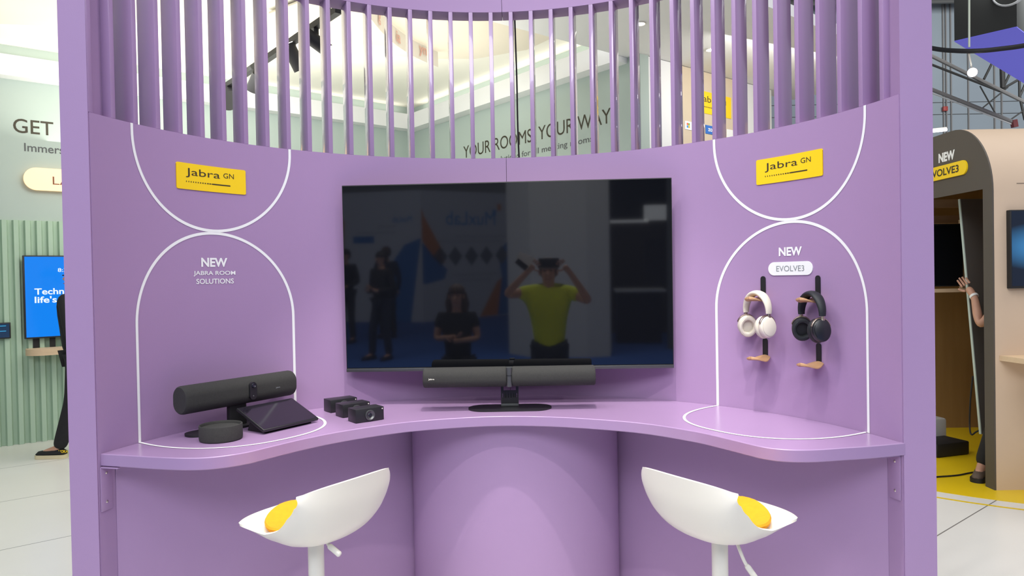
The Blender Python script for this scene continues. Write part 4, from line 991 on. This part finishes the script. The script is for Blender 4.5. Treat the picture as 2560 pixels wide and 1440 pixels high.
mb = MB(); mb.tube([at_y(2310, 326, 6.21), at_y(2366, 320, 6.21)], 0.009, 12); mb.tube([at_y(2320, 327, 6.21), Vector((3.42, 6.21, 2.60)), Vector((3.45, 6.21, 2.586))], 0.006, 6); mb.build('lamp_holder', WMET, tbp)
exec_people = True

# ================================================================ BEHIND THE CAMERA (seen in the television's glass)
def skin_mesh(nodes, edges, root=0, levels=2):
    """nodes: list of (pos, radius or (rx, ry)); returns evaluated mesh"""
    me = bpy.data.meshes.new('skin'); me.from_pydata([tuple(n[0]) for n in nodes], edges, [])
    o = bpy.data.objects.new('skin', me); COL.objects.link(o)
    md = o.modifiers.new('skin', 'SKIN'); md.use_smooth_shade = True
    if not me.skin_vertices: 
        bpy.context.view_layer.objects.active = o
        bpy.ops.mesh.customdata_skin_add()
    for i, n in enumerate(nodes):
        r = n[1]; me.skin_vertices[0].data[i].radius = r if isinstance(r, tuple) else (r, r)
        me.skin_vertices[0].data[i].use_root = (i == root)
    ss = o.modifiers.new('sub', 'SUBSURF'); ss.levels = levels; ss.render_levels = levels
    bpy.context.view_layer.update()
    out = bpy.data.meshes.new_from_object(o.evaluated_get(bpy.context.evaluated_depsgraph_get()))
    bpy.data.objects.remove(o); bpy.data.meshes.remove(me)
    return out
def ellipsoid(mb, c, r, M=None, n=20, z0=-1, z1=1):
    prof = []
    for i in range(n+1):
        t = z0+(z1-z0)*i/n; q = math.asin(max(-1, min(1, t))); prof.append((max(math.cos(q), 0 if abs(t) > .999 else 1e-4), t))
    S_ = Matrix.Diagonal((*r, 1)); mb.lathe(prof, c, 24, (M or Matrix.Identity(4)) @ S_)
def hand_nodes(palm, dirv, nrm, k=1.0, curl=0.5, side=1):
    """fingers and thumb as separate chains rooted in the palm"""
    dirv = Vector(dirv).normalized(); nrm = Vector(nrm); nrm = (nrm-dirv*nrm.dot(dirv)).normalized(); lat = dirv.cross(nrm)*side
    out = []
    for j, (ln, off) in enumerate(((0.070, 0.030), (0.080, 0.010), (0.075, -0.010), (0.058, -0.029))):
        p = Vector(palm)+(dirv*0.020+lat*off)*k; dv = dirv.copy(); ch = [(p, 0.0095*k)]
        for s_ in (0.42, 0.32, 0.26):
            dv = (dv-nrm*curl*0.9).normalized(); p = p+dv*ln*s_*k; ch.append((p.copy(), (0.0088-0.001*len(ch)/3)*k))
        out.append(ch)
    p = Vector(palm)+(lat*0.028-dirv*0.025)*k; ch = [(p, 0.011*k)]; dv = (dirv*0.7+lat*0.75-nrm*0.35).normalized()
    for s_ in (0.03, 0.026): p = p+dv*s_*k; ch.append((p.copy(), 0.0095*k)); dv = (dv-nrm*curl*0.6-lat*0.25).normalized()
    out.append(ch)
    return out
def figure(label, T, k, J, shirt, trousers, shoe, hair, long_hair=False, hands=True, finger_curl=0.5, sleeve=0.55, group=None, hand_dirs=None, prop=None):
    """T: callable local->world; J: joints; one continuous body, clothes and hair as children"""
    V = lambda n: T(Vector(J[n]))
    names = ['pelvis', 'spine', 'chest', 'neck', 'jaw', 'skull', 'crown']
    rad = dict(pelvis=(.125, .10), spine=(.10, .085), chest=(.115, .09), neck=(.050, .050), jaw=(.060, .066), skull=(.078, .092), crown=(.055, .065))
    nodes = [(V(n), tuple(x*k for x in rad[n])) for n in names]; edges = [(i, i+1) for i in range(6)]
    idx = {n: i for i, n in enumerate(names)}
    def add(n, r, par):
        nodes.append((V(n), r*k)); idx[n] = len(nodes)-1; edges.append((idx[par], idx[n]))
    for s_ in 'LR':
        add('shoulder'+s_, .056, 'chest'); add('elbow'+s_, .041, 'shoulder'+s_); add('wrist'+s_, .026, 'elbow'+s_); add('palm'+s_, .030, 'wrist'+s_)
        add('hip'+s_, .082, 'pelvis'); add('knee'+s_, .055, 'hip'+s_); add('ankle'+s_, .036, 'knee'+s_); add('toe'+s_, .030, 'ankle'+s_)
    root = thing('person', label, 'person', T(Vector((J['pelvis'][0], J['pelvis'][1], 0))), group)
    mb = MB(); mb.mesh(skin_mesh(nodes, edges))
    if hands:
        for s_ in 'LR':
            pd = V('palm'+s_)-V('wrist'+s_); nr = (hand_dirs or {}).get(s_, Vector((0, 0, -1)))
            for ch in hand_nodes(V('palm'+s_), pd, nr, k, finger_curl, 1 if s_ == 'L' else -1):
                mb.mesh(skin_mesh(ch, [(i, i+1) for i in range(len(ch)-1)], levels=1))
    fwd_ = (T(Vector((0, 1, 0)))-T(Vector((0, 0, 0)))).normalized(); rt_ = (T(Vector((1, 0, 0)))-T(Vector((0, 0, 0)))).normalized()
    hc = (V('skull')+V('jaw'))/2+fwd_*0.01*k
    # nose, ears, brow
    mb.tube([hc+fwd_*0.080*k+Z*0.025*k, hc+fwd_*0.098*k-Z*0.005*k, hc+fwd_*0.086*k-Z*0.018*k], [0.006*k, 0.012*k, 0.008*k], 8)
    for s_ in (-1, 1): ellipsoid(mb, hc+rt_*s_*0.080*k+Z*0.01*k, (0.010*k, 0.018*k, 0.030*k), n=8)
    body = mb.build('body', SKIN, root)
    mb = MB()
    for s_ in (-1, 1): ellipsoid(mb, hc+fwd_*0.083*k+rt_*s_*0.030*k+Z*0.028*k, (0.010*k, 0.006*k, 0.006*k), n=6)
    mb.build('eyes', BLKM, body)
    mb = MB(); mb.tube([hc+fwd_*0.086*k-rt_*0.022*k-Z*0.045*k, hc+fwd_*0.090*k-Z*0.047*k, hc+fwd_*0.086*k+rt_*0.022*k-Z*0.045*k], 0.004*k, 6); mb.build('mouth', mat('lips', (0.35, 0.12, 0.1)), body)
    # shirt
    rad2 = dict(pelvis=(.155, .13), spine=(.155, .13), chest=(.165, .135))
    n2 = [(V('pelvis')-Z*0.10*k, tuple(x*k for x in rad2['pelvis'])), (V('spine'), tuple(x*k for x in rad2['spine'])), (V('chest'), tuple(x*k for x in rad2['chest'])), (V('chest').lerp(V('neck'), .75), (.060*k, .060*k))]
    e2 = [(0, 1), (1, 2), (2, 3)]
    for s_ in 'LR':
        a = V('shoulder'+s_); b = V('elbow'+s_); i0 = len(n2); n2.append((a, .072*k)); e2.append((2, i0))
        if sleeve <= 1: n2.append((a.lerp(b, sleeve), .062*k)); e2.append((i0, i0+1))
        else: n2.append((b, .056*k)); e2.append((i0, i0+1)); n2.append((b.lerp(V('wrist'+s_), .93), .040*k)); e2.append((i0+1, i0+2))
    mb = MB(); mb.mesh(skin_mesh(n2, e2)); mb.build('shirt', shirt, root)
    n3 = [(V('pelvis')+Z*0.03*k, (.134*k, .110*k))]; e3 = []
    for s_ in 'LR':
        i0 = len(n3); n3 += [(V('hip'+s_), .098*k), (V('knee'+s_), .072*k), (V('ankle'+s_)-Z*0.015*k, .062*k)]; e3 += [(0, i0), (i0, i0+1), (i0+1, i0+2)]
    mb = MB(); mb.mesh(skin_mesh(n3, e3)); mb.build('trousers', trousers, root)
    for s_ in 'LR':
        a, t_ = V('ankle'+s_), V('toe'+s_); dv = (t_-a); dv.z = 0; dv = dv.normalized() if dv.length > 1e-4 else fwd_
        bz = min(a.z, t_.z)-0.03*k if J['ankle'+s_][2] > 0.2 else 0.0
        bz = max(bz, 0.001); c0 = Vector((a.x, a.y, bz))
        mb = MB(); pts = [c0-dv*0.06*k+Z*0.045*k, c0-dv*0.03*k+Z*0.052*k, c0+dv*0.05*k+Z*0.050*k, c0+dv*0.12*k+Z*0.040*k, c0+dv*0.18*k+Z*0.034*k, c0+dv*0.205*k+Z*0.030*k]
        mb.tube(pts, [0.030*k, 0.044*k, 0.045*k, 0.044*k, 0.038*k, 0.015*k], 14, upv=Z, flat=(0.95, 0.75)); sh = mb.build('shoe', shoe[0], root)
        mb = MB(); so = [(x*1.0, y) for x, y in stadium(0.285*k, 0.096*k)]
        mb.prism(so, 0.0, 0.032*k, lambda x, y, z: c0+dv*(x+0.07*k)+Vector((-dv.y, dv.x, 0))*y+Z*z); mb.build('sole', shoe[1], sh)
    # hair
    sk = (V('skull')*1.0+V('crown')*0.0)
    mb = MB()
    if hair is not None:
        Mh = Matrix((rt_, fwd_, Z)).transposed().to_4x4()
        ellipsoid(mb, sk-fwd_*0.014*k+Z*0.012*k, (0.093*k, 0.108*k, 0.092*k), Mh, z0=-0.15, z1=1)
        ellipsoid(mb, sk-fwd_*0.035*k-Z*0.02*k, (0.088*k, 0.082*k, 0.085*k), Mh)
        if long_hair:
            for s_ in (-1, 0, 1):
                mb.tube([sk+rt_*s_*0.06*k-fwd_*0.03*k, sk+rt_*s_*0.085*k-fwd_*0.03*k-Z*0.12*k, sk+rt_*s_*0.085*k-fwd_*(0.03 if s_ else 0.09)*k-Z*0.25*k], [0.045*k, 0.050*k, 0.026*k], 12)
        mb.build('hair', hair, root)
    return root
def placed(x, y, ang, k):
    c_, s_ = math.cos(ang), math.sin(ang)
    return lambda v: Vector((x+(v.x*c_-v.y*s_)*k, y+(v.x*s_+v.y*c_)*k, v.z*k))
STAND = dict(pelvis=(0, 0, .96), spine=(0, .01, 1.13), chest=(0, 0, 1.33), neck=(0, -.005, 1.50), jaw=(0, .025, 1.565), skull=(0, .0, 1.655), crown=(0, -.005, 1.72),
             shoulderL=(-.175, 0, 1.42), elbowL=(-.235, -.02, 1.13), wristL=(-.24, .09, .90), palmL=(-.235, .12, .83),
             shoulderR=(.175, 0, 1.42), elbowR=(.235, -.02, 1.13), wristR=(.24, .09, .90), palmR=(.235, .12, .83),
             hipL=(-.09, 0, .92), kneeL=(-.10, .03, .50), ankleL=(-.11, -.01, .085), toeL=(-.13, .15, .035),
             hipR=(.09, 0, .92), kneeR=(.10, .03, .50), ankleR=(.11, -.01, .085), toeR=(.13, .15, .035))
def pose(**kw): d = dict(STAND); d.update(kw); return d
BSHOE = (BLKM, BLKM)
# photographer
k_ = 1.60/1.78
Tp = placed(0.02, -0.33, 0, k_)
def loc_(x, y, z): return ((x-0.02)/k_, (y+0.33)/k_, z/k_)
J = pose(shoulderR=loc_(.185, -.33, 1.300), elbowR=loc_(.345, -.20, 1.225), wristR=loc_(.190, -.075, 1.470), palmR=loc_(.150, -.045, 1.515),
         shoulderL=loc_(-.150, -.33, 1.300), elbowL=loc_(-.315, -.19, 1.290), wristL=loc_(-.125, -.080, 1.480), palmL=loc_(-.080, -.045, 1.520))
figure('person in a bright yellow-green t-shirt holding up a phone, mirrored in the television', Tp, k_, J, LIME, JEANS, BSHOE, mat('grey_hair', (0.25, 0.2, 0.17), 0.7), finger_curl=0.35, hand_dirs={'L': Vector((0, -1, 0.0)), 'R': Vector((0, -1, 0.0))})
ph = thing('phone', 'dark phone held up level by the person in the yellow-green shirt', 'phone', (0.035, -0.012, 1.54))
mb = MB(); mb.box((0.036, -0.0095, 1.540), (0.158, 0.009, 0.074), bev=0.003); mb.build('phone_body', BLK, ph)
mb = MB(); mb.tube([(0.0, -0.005, 1.54), (0.0, -0.0035, 1.54)], 0.008, 16); mb.build('phone_lens', MATS['lens_glass'], ph)
br = thing('brochure', 'folded white and dark brochure held beside the phone', 'brochure', (-0.16, -0.05, 1.55))
mb = MB(); mb.box((-0.150, -0.055, 1.560), (0.13, 0.004, 0.10), Matrix.Rotation(math.radians(25), 3, 'Y')); mb.build('white_sheet', WHT, br)
mb = MB(); mb.box((-0.175, -0.050, 1.530), (0.10, 0.003, 0.045), Matrix.Rotation(math.radians(40), 3, 'Y')); mb.build('dark_cover', BLKM, br)
# seated woman in black
kw = 0.92; xw, yw = -0.95, -1.62
def lw(x, y, z): return ((x-xw)/kw, (y-yw)/kw, z/kw)
J = dict(pelvis=lw(xw, yw, .53), spine=lw(xw, yw+.02, .70), chest=lw(xw, yw+.04, .90), neck=lw(xw+.005, yw+.06, 1.07), jaw=lw(xw+.005, yw+.085, 1.135), skull=lw(xw+.005, yw+.065, 1.225), crown=lw(xw+.005, yw+.06, 1.29),
         shoulderL=lw(xw-.16, yw+.04, .99), elbowL=lw(xw-.21, yw+.06, .77), wristL=lw(xw-.05, yw+.22, .80), palmL=lw(xw+.02, yw+.25, .81),
         shoulderR=lw(xw+.16, yw+.04, .99), elbowR=lw(xw+.21, yw+.06, .77), wristR=lw(xw+.06, yw+.24, .77), palmR=lw(xw-.01, yw+.27, .77),
         hipL=lw(xw-.09, yw+.02, .51), kneeL=lw(xw-.12, yw+.42, .52), ankleL=lw(xw-.11, yw+.40, .09), toeL=lw(xw-.12, yw+.54, .04),
         hipR=lw(xw+.09, yw+.02, .51), kneeR=lw(xw+.12, yw+.42, .52), ankleR=lw(xw+.11, yw+.42, .09), toeR=lw(xw+.12, yw+.56, .04))
figure('seated person in black with long brown hair and folded arms, mirrored in the television', placed(xw, yw, 0, kw), kw, J, DCLOTH, DCLOTH, BSHOE, HAIRB, long_hair=True)
st = thing('low_stool', 'plain black stool under the seated person in black', 'stool', (xw, yw, 0))
mb = MB(); mb.lathe([(0.0, 0.395), (0.17, 0.395), (0.175, 0.42), (0.16, 0.43), (0, 0.43)], (xw, yw, 0), 32); mb.build('seat', BLKM, st)
for sx_, sy_ in ((1, 1), (1, -1), (-1, 1), (-1, -1)):
    mb = MB(); mb.tube([(xw+sx_*0.10, yw+sy_*0.10, 0.396), (xw+sx_*0.15, yw+sy_*0.15, 0.0)], 0.013, 8); mb.build('leg', BLKM, st)
# group farther away
figure('tall person in dark clothes standing on blue carpet, mirrored left of the seated one', placed(-2.72, -5.25, 0.5, 0.95), 0.95, pose(wristR=(.08, .22, 1.12), palmR=(.03, .26, 1.15), wristL=(-.1, .22, 1.10), palmL=(-.05, .26, 1.14), ankleL=(-.16, .10, .085), toeL=(-.18, .26, .035), kneeL=(-.13, .1, .5)), DCLOTH, JEANS, BSHOE, HAIRD, sleeve=2)
figure('person in a dark jacket at the left edge of the mirrored view', placed(-3.95, -7.3, 0.2, 0.98), 0.98, pose(wristR=(.1, .2, 1.05), palmR=(.05, .24, 1.05)), DCLOTH, DCLOTH, BSHOE, HAIRD, sleeve=2)
figure('person in navy between the other two standing figures of the mirrored view', placed(-3.35, -7.9, 2.6, 1.0), 1.0, pose(), JEANS, DCLOTH, BSHOE, HAIRB, sleeve=2)
# trade stand opposite: white walls with blue and orange print
NAVY = mat('blue_print', (0.03, 0.20, 0.55), 0.6); ORG = mat('orange_print', (0.75, 0.25, 0.05), 0.6); PB = mat('bright_blue_print', (0.02, 0.30, 0.75), 0.6); LG = mat('pale_grey_print', (0.62, 0.64, 0.68), 0.6)
def back_wall(Pa, Pb, name, z1=3.05):
    Pa, Pb = Vector((*Pa, 0)), Vector((*Pb, 0)); e = (Pb-Pa).normalized(); nn = Vector((-e.y, e.x, 0))
    if nn.y < 0: nn = -nn
    L_ = (Pb-Pa).length; mb = MB(); mb.box((Pa+Pb)/2-nn*0.05+Z*z1/2, (L_, 0.1, z1), Matrix((e, nn, Z)).transposed())
    w_ = structure(mb.build(name, mat('stand_wall_white', (0.72, 0.74, 0.78), 0.6, noise=0.02), smooth=False))
    # image-left is u=0; seen from the booth the wall reads right to left, so text x is flipped
    f_ = lambda u, z, o_=0.004: Pa+e*u+nn*o_+Z*z
    return w_, f_
wA, fA = back_wall((-5.9, -11.245), (-3.3, -10.85), 'wall_stand_left')
wB, fB = back_wall((-3.3, -10.86), (-0.6, -13.4), 'wall_stand_right')
def deco(poly, f_, m, par, name, o_=0.004):
    mb = MB(); vs = [mb.b.verts.new(f_(u, z, o_)) for u, z in poly]; mb.b.faces.new(vs); return mb.build(name, m, par, smooth=False)
def bt(body, uc, zc, w_, h_, bold, m, f_, par):
    mb = MB(); put_text(mb, text_mesh(body, w_, h_, bold), lambda x, y: f_(uc-x, zc+y, 0.006)); return mb.build('lettering', m, par, smooth=False)
offA = 0.30
bt('MuxLab', 2.05+offA-.18, 2.40, 0.48, 0.14, 0.0, PB, fA, wA)
for z_, w_ in ((2.24, 0.45), (2.10, 1.0)): deco([(1.7+offA-w_, z_-0.03), (1.7+offA, z_-0.03), (1.7+offA, z_+0.03), (1.7+offA-w_, z_+0.03)], fA, LG, wA, 'small_print')
deco([(0.62+offA, 1.86), (1.15+offA, 1.86), (1.15+offA, 2.02), (0.62+offA, 2.02)], fA, NAVY, wA, 'blue_label')
deco([(-0.25+offA, 1.6), (0.35+offA, 1.7), (0.40+offA, 2.4), (-0.25+offA, 2.6)], fA, ORG, wA, 'orange_swoosh')
deco([(1.2+offA, 0.0006), (2.32+offA-.3, 0.0006), (2.32+offA-.005, 1.95), (1.9+offA, 1.80), (1.45+offA, 1.2)], fA, NAVY, wA, 'blue_swoosh')
bt('MuxLab', 1.40, 2.42, 1.45, 0.33, 0.0, PB, fB, wB)
deco([(2.20, 2.62), (2.32, 2.62), (2.32, 2.78), (2.20, 2.78)], fB, ORG, wB, 'logo_dot'); deco([(2.05, 2.50), (2.16, 2.50), (2.16, 2.64), (2.05, 2.64)], fB, PB, wB, 'logo_dot')
for z_, a_, b_ in ((1.98, 0.9, 2.45), (1.86, 0.45, 2.35), (1.06, 0.8, 2.15), (0.92, 1.0, 1.95)): deco([(a_, z_-0.03), (b_, z_-0.03), (b_, z_+0.03), (a_, z_+0.03)], fB, LG, wB, 'small_print')
for u_ in (0.5, 0.92, 1.39, 1.84, 2.31): deco([(u_-0.20, 1.51), (u_, 1.27), (u_+0.20, 1.51), (u_, 1.75)], fB, mat('slate_print', (0.16, 0.18, 0.2), 0.6), wB, 'diamond_picture')
deco([(0.01, 2.65), (0.08, 2.45), (0.50, 1.75), (0.62, 1.35), (0.30, 1.45), (0.01, 1.9)], fB, ORG, wB, 'orange_swoosh')
deco([(0.01, 1.85), (0.35, 1.5), (0.68, 1.2), (0.60, 0.98), (0.08, 0.88), (0.01, 0.9)], fB, NAVY, wB, 'blue_swoosh')
deco([(1.60, 0.01), (2.15, 0.85), (2.30, 0.95), (2.15, 0.02)], fB, ORG, wB, 'orange_swoosh')
deco([(2.15, 0.02), (2.30, 0.95), (2.20, 1.6), (2.62, 1.95), (3.6, 1.95), (3.6, 0.02)], fB, NAVY, wB, 'blue_swoosh', 0.0035)
# big white column
cw = thing('wide_column', 'wide white column mirrored behind the person in yellow-green', 'column', (0.02, -5.8, 0))
mb = MB(); mb.prism([(-0.83, -5.75), (-0.45, -5.36), (0.40, -5.30), (0.74, -5.40), (0.80, -6.3), (-0.80, -6.3)], 0, 5.2); mb.build('column_shaft', mat('column_white', (0.74, 0.73, 0.67), 0.7, noise=0.03), cw, smooth=False)
mb = MB(); mb.box((-0.30, -5.338, 0.68), (0.20, 0.02, 0.26)); mb.build('notice', GREYINK, cw, smooth=False)
# dark stand right of the column
ds = thing('dark_stand', 'dark trade stand with a white shelf, mirrored at the right of the television', 'stand', (1.8, -7.6, 0))
DK = mat('navy_black_panel', (0.018, 0.02, 0.028), 0.5)
mb = MB(); mb.box((2.4, -8.4, 1.1), (3.2, 0.1, 2.2)); mb.build('back_panel', mat('brown_black_panel', (0.05, 0.045, 0.045), 0.6), ds, smooth=False)
mb = MB(); mb.box((1.30, -7.1, 0.44), (0.75, 0.5, 0.86)); mb.box((1.62, -7.3, 1.36), (0.36, 0.06, 0.85)); mb.build('cabinet', DK, ds, smooth=False)
mb = MB(); mb.box((1.32, -7.05, 0.905), (0.85, 0.6, 0.035)); mb.build('white_shelf', WHT, ds, smooth=False)
mb = MB(); mb.box((1.15, -8.2, 2.13), (0.9, 0.1, 0.05)); mb.box((1.75, -8.2, 2.28), (0.45, 0.1, 0.28)); mb.build('light_strip', mat('pale_light', (0.9, 0.9, 0.85), emit=(0.9, 0.95, 1), estr=0.8), ds, smooth=False)
mb = MB(); mb.tube([(1.80, -6.2, 0), (1.80, -6.2, 4.5)], 0.11, 16); tag(mb.build('round_pole', mat('pole_grey', (0.16, 0.17, 0.17), 0.6)), 'tall grey pole mirrored near the right edge of the television', 'pole')
mb = MB(); mb.box((0, -17, 3.5), (30, 0.2, 7)); structure(mb.build('wall_rear', mat('dark_hall_wall', (0.025, 0.032, 0.045), 0.8), smooth=False))
mb = MB(); mb.box((-4.9, -15.2, 3.8), (6.5, 0.3, 1.2)); tag(mb.build('pale_banner', mat('pale_banner_fabric', (0.35, 0.36, 0.34), 0.8)), 'pale banner high behind the white stand walls in the mirrored view', 'banner')

# ================================================================ PEOPLE SEEN DIRECTLY
# walker at the far left, mostly hidden by the purple post
kx = 1.0
J = pose(pelvis=(0, 0, .95), ankleL=(-.07, .16, .09), toeL=(-.07, .32, .035), ankleR=(.10, -.42, .12), toeR=(.10, -.28, .04), kneeR=(.10, -.14, .50),
         elbowL=(-.25, -.08, 1.12), wristL=(-.16, -.14, .88), palmL=(-.15, -.15, .80), wristR=(.22, -.05, .88), palmR=(.22, -.04, .8), kneeL=(-.08, .02, .52), hipL=(-.08, -.03, .9))
wk = figure('person in black clothes walking past the ribbed sage wall, one sneaker showing', placed(-3.93, 6.50, math.radians(90), kx), kx, J, DCLOTH, DCLOTH, (mat('black_knit', (0.015, 0.015, 0.015), 0.8), mat('cream_sole', (0.75, 0.66, 0.42), 0.6)), HAIRD, sleeve=2)
for o in [x for x in COL.objects if x.parent == wk and x.name.startswith('shoe')][:1]:
    bb = [o.matrix_world @ Vector(c_) for c_ in o.bound_box]
    ymin = min(b_.y for b_ in bb)
    mb = MB(); put_text(mb, text_mesh('HOKA', 0.085, 0.026, 0.03), lambda x, y: Vector((-4.03+x, ymin-0.003+0.010, 0.066+y))); mb.build('lettering', YEL, o, smooth=False)
# person steadying the board in the tan booth
hp = at_y(2419, 718, 5.53); wp = at_y(2436, 742, 5.46); ep_ = at_y(2449, 815, 5.34)
kr = 0.98; xr, yr = 3.84, 5.25
Tr = lambda v: Vector((xr, yr, 0))+Vector(v)
def lr(p): return (p[0]-xr, p[1]-yr, p[2])
J = dict(pelvis=(0, 0, .93), spine=(0, 0, 1.10), chest=(0, 0, 1.30), neck=(0, 0, 1.47), jaw=(0, .02, 1.53), skull=(0, 0, 1.62), crown=(0, 0, 1.69),
         shoulderL=(-.15, 0, 1.38), elbowL=lr(ep_), wristL=lr(wp), palmL=lr(hp), shoulderR=(.17, 0, 1.38), elbowR=(.24, 0, 1.1), wristR=(.22, .1, .88), palmR=(.21, .12, .82),
         hipL=(-.12, -.01, .90), kneeL=lr((3.58, 5.27, .50)), ankleL=lr((3.455, 5.30, .09)), toeL=lr((3.36, 5.20, .04)), hipR=(.09, 0, .90), kneeR=(.1, 0, .5), ankleR=(.1, 0, .09), toeR=(.12, -.14, .04))
pr_ = figure('person in black reaching out a bare arm with a white wristband to hold the board', Tr, kr, J, DCLOTH, DCLOTH, (mat('brown_shoe', (0.10, 0.07, 0.05), 0.6), BLKM), HAIRD, finger_curl=0.45, hand_dirs={'L': Vector((0.3, -0.2, -0.6))}, sleeve=0.8)
mb = MB(); ax_ = (hp-wp).normalized(); mb.tube([wp-ax_*0.004, wp+ax_*0.014], 0.031, 20); tag(mb.build('wristband', WHT, pr_))
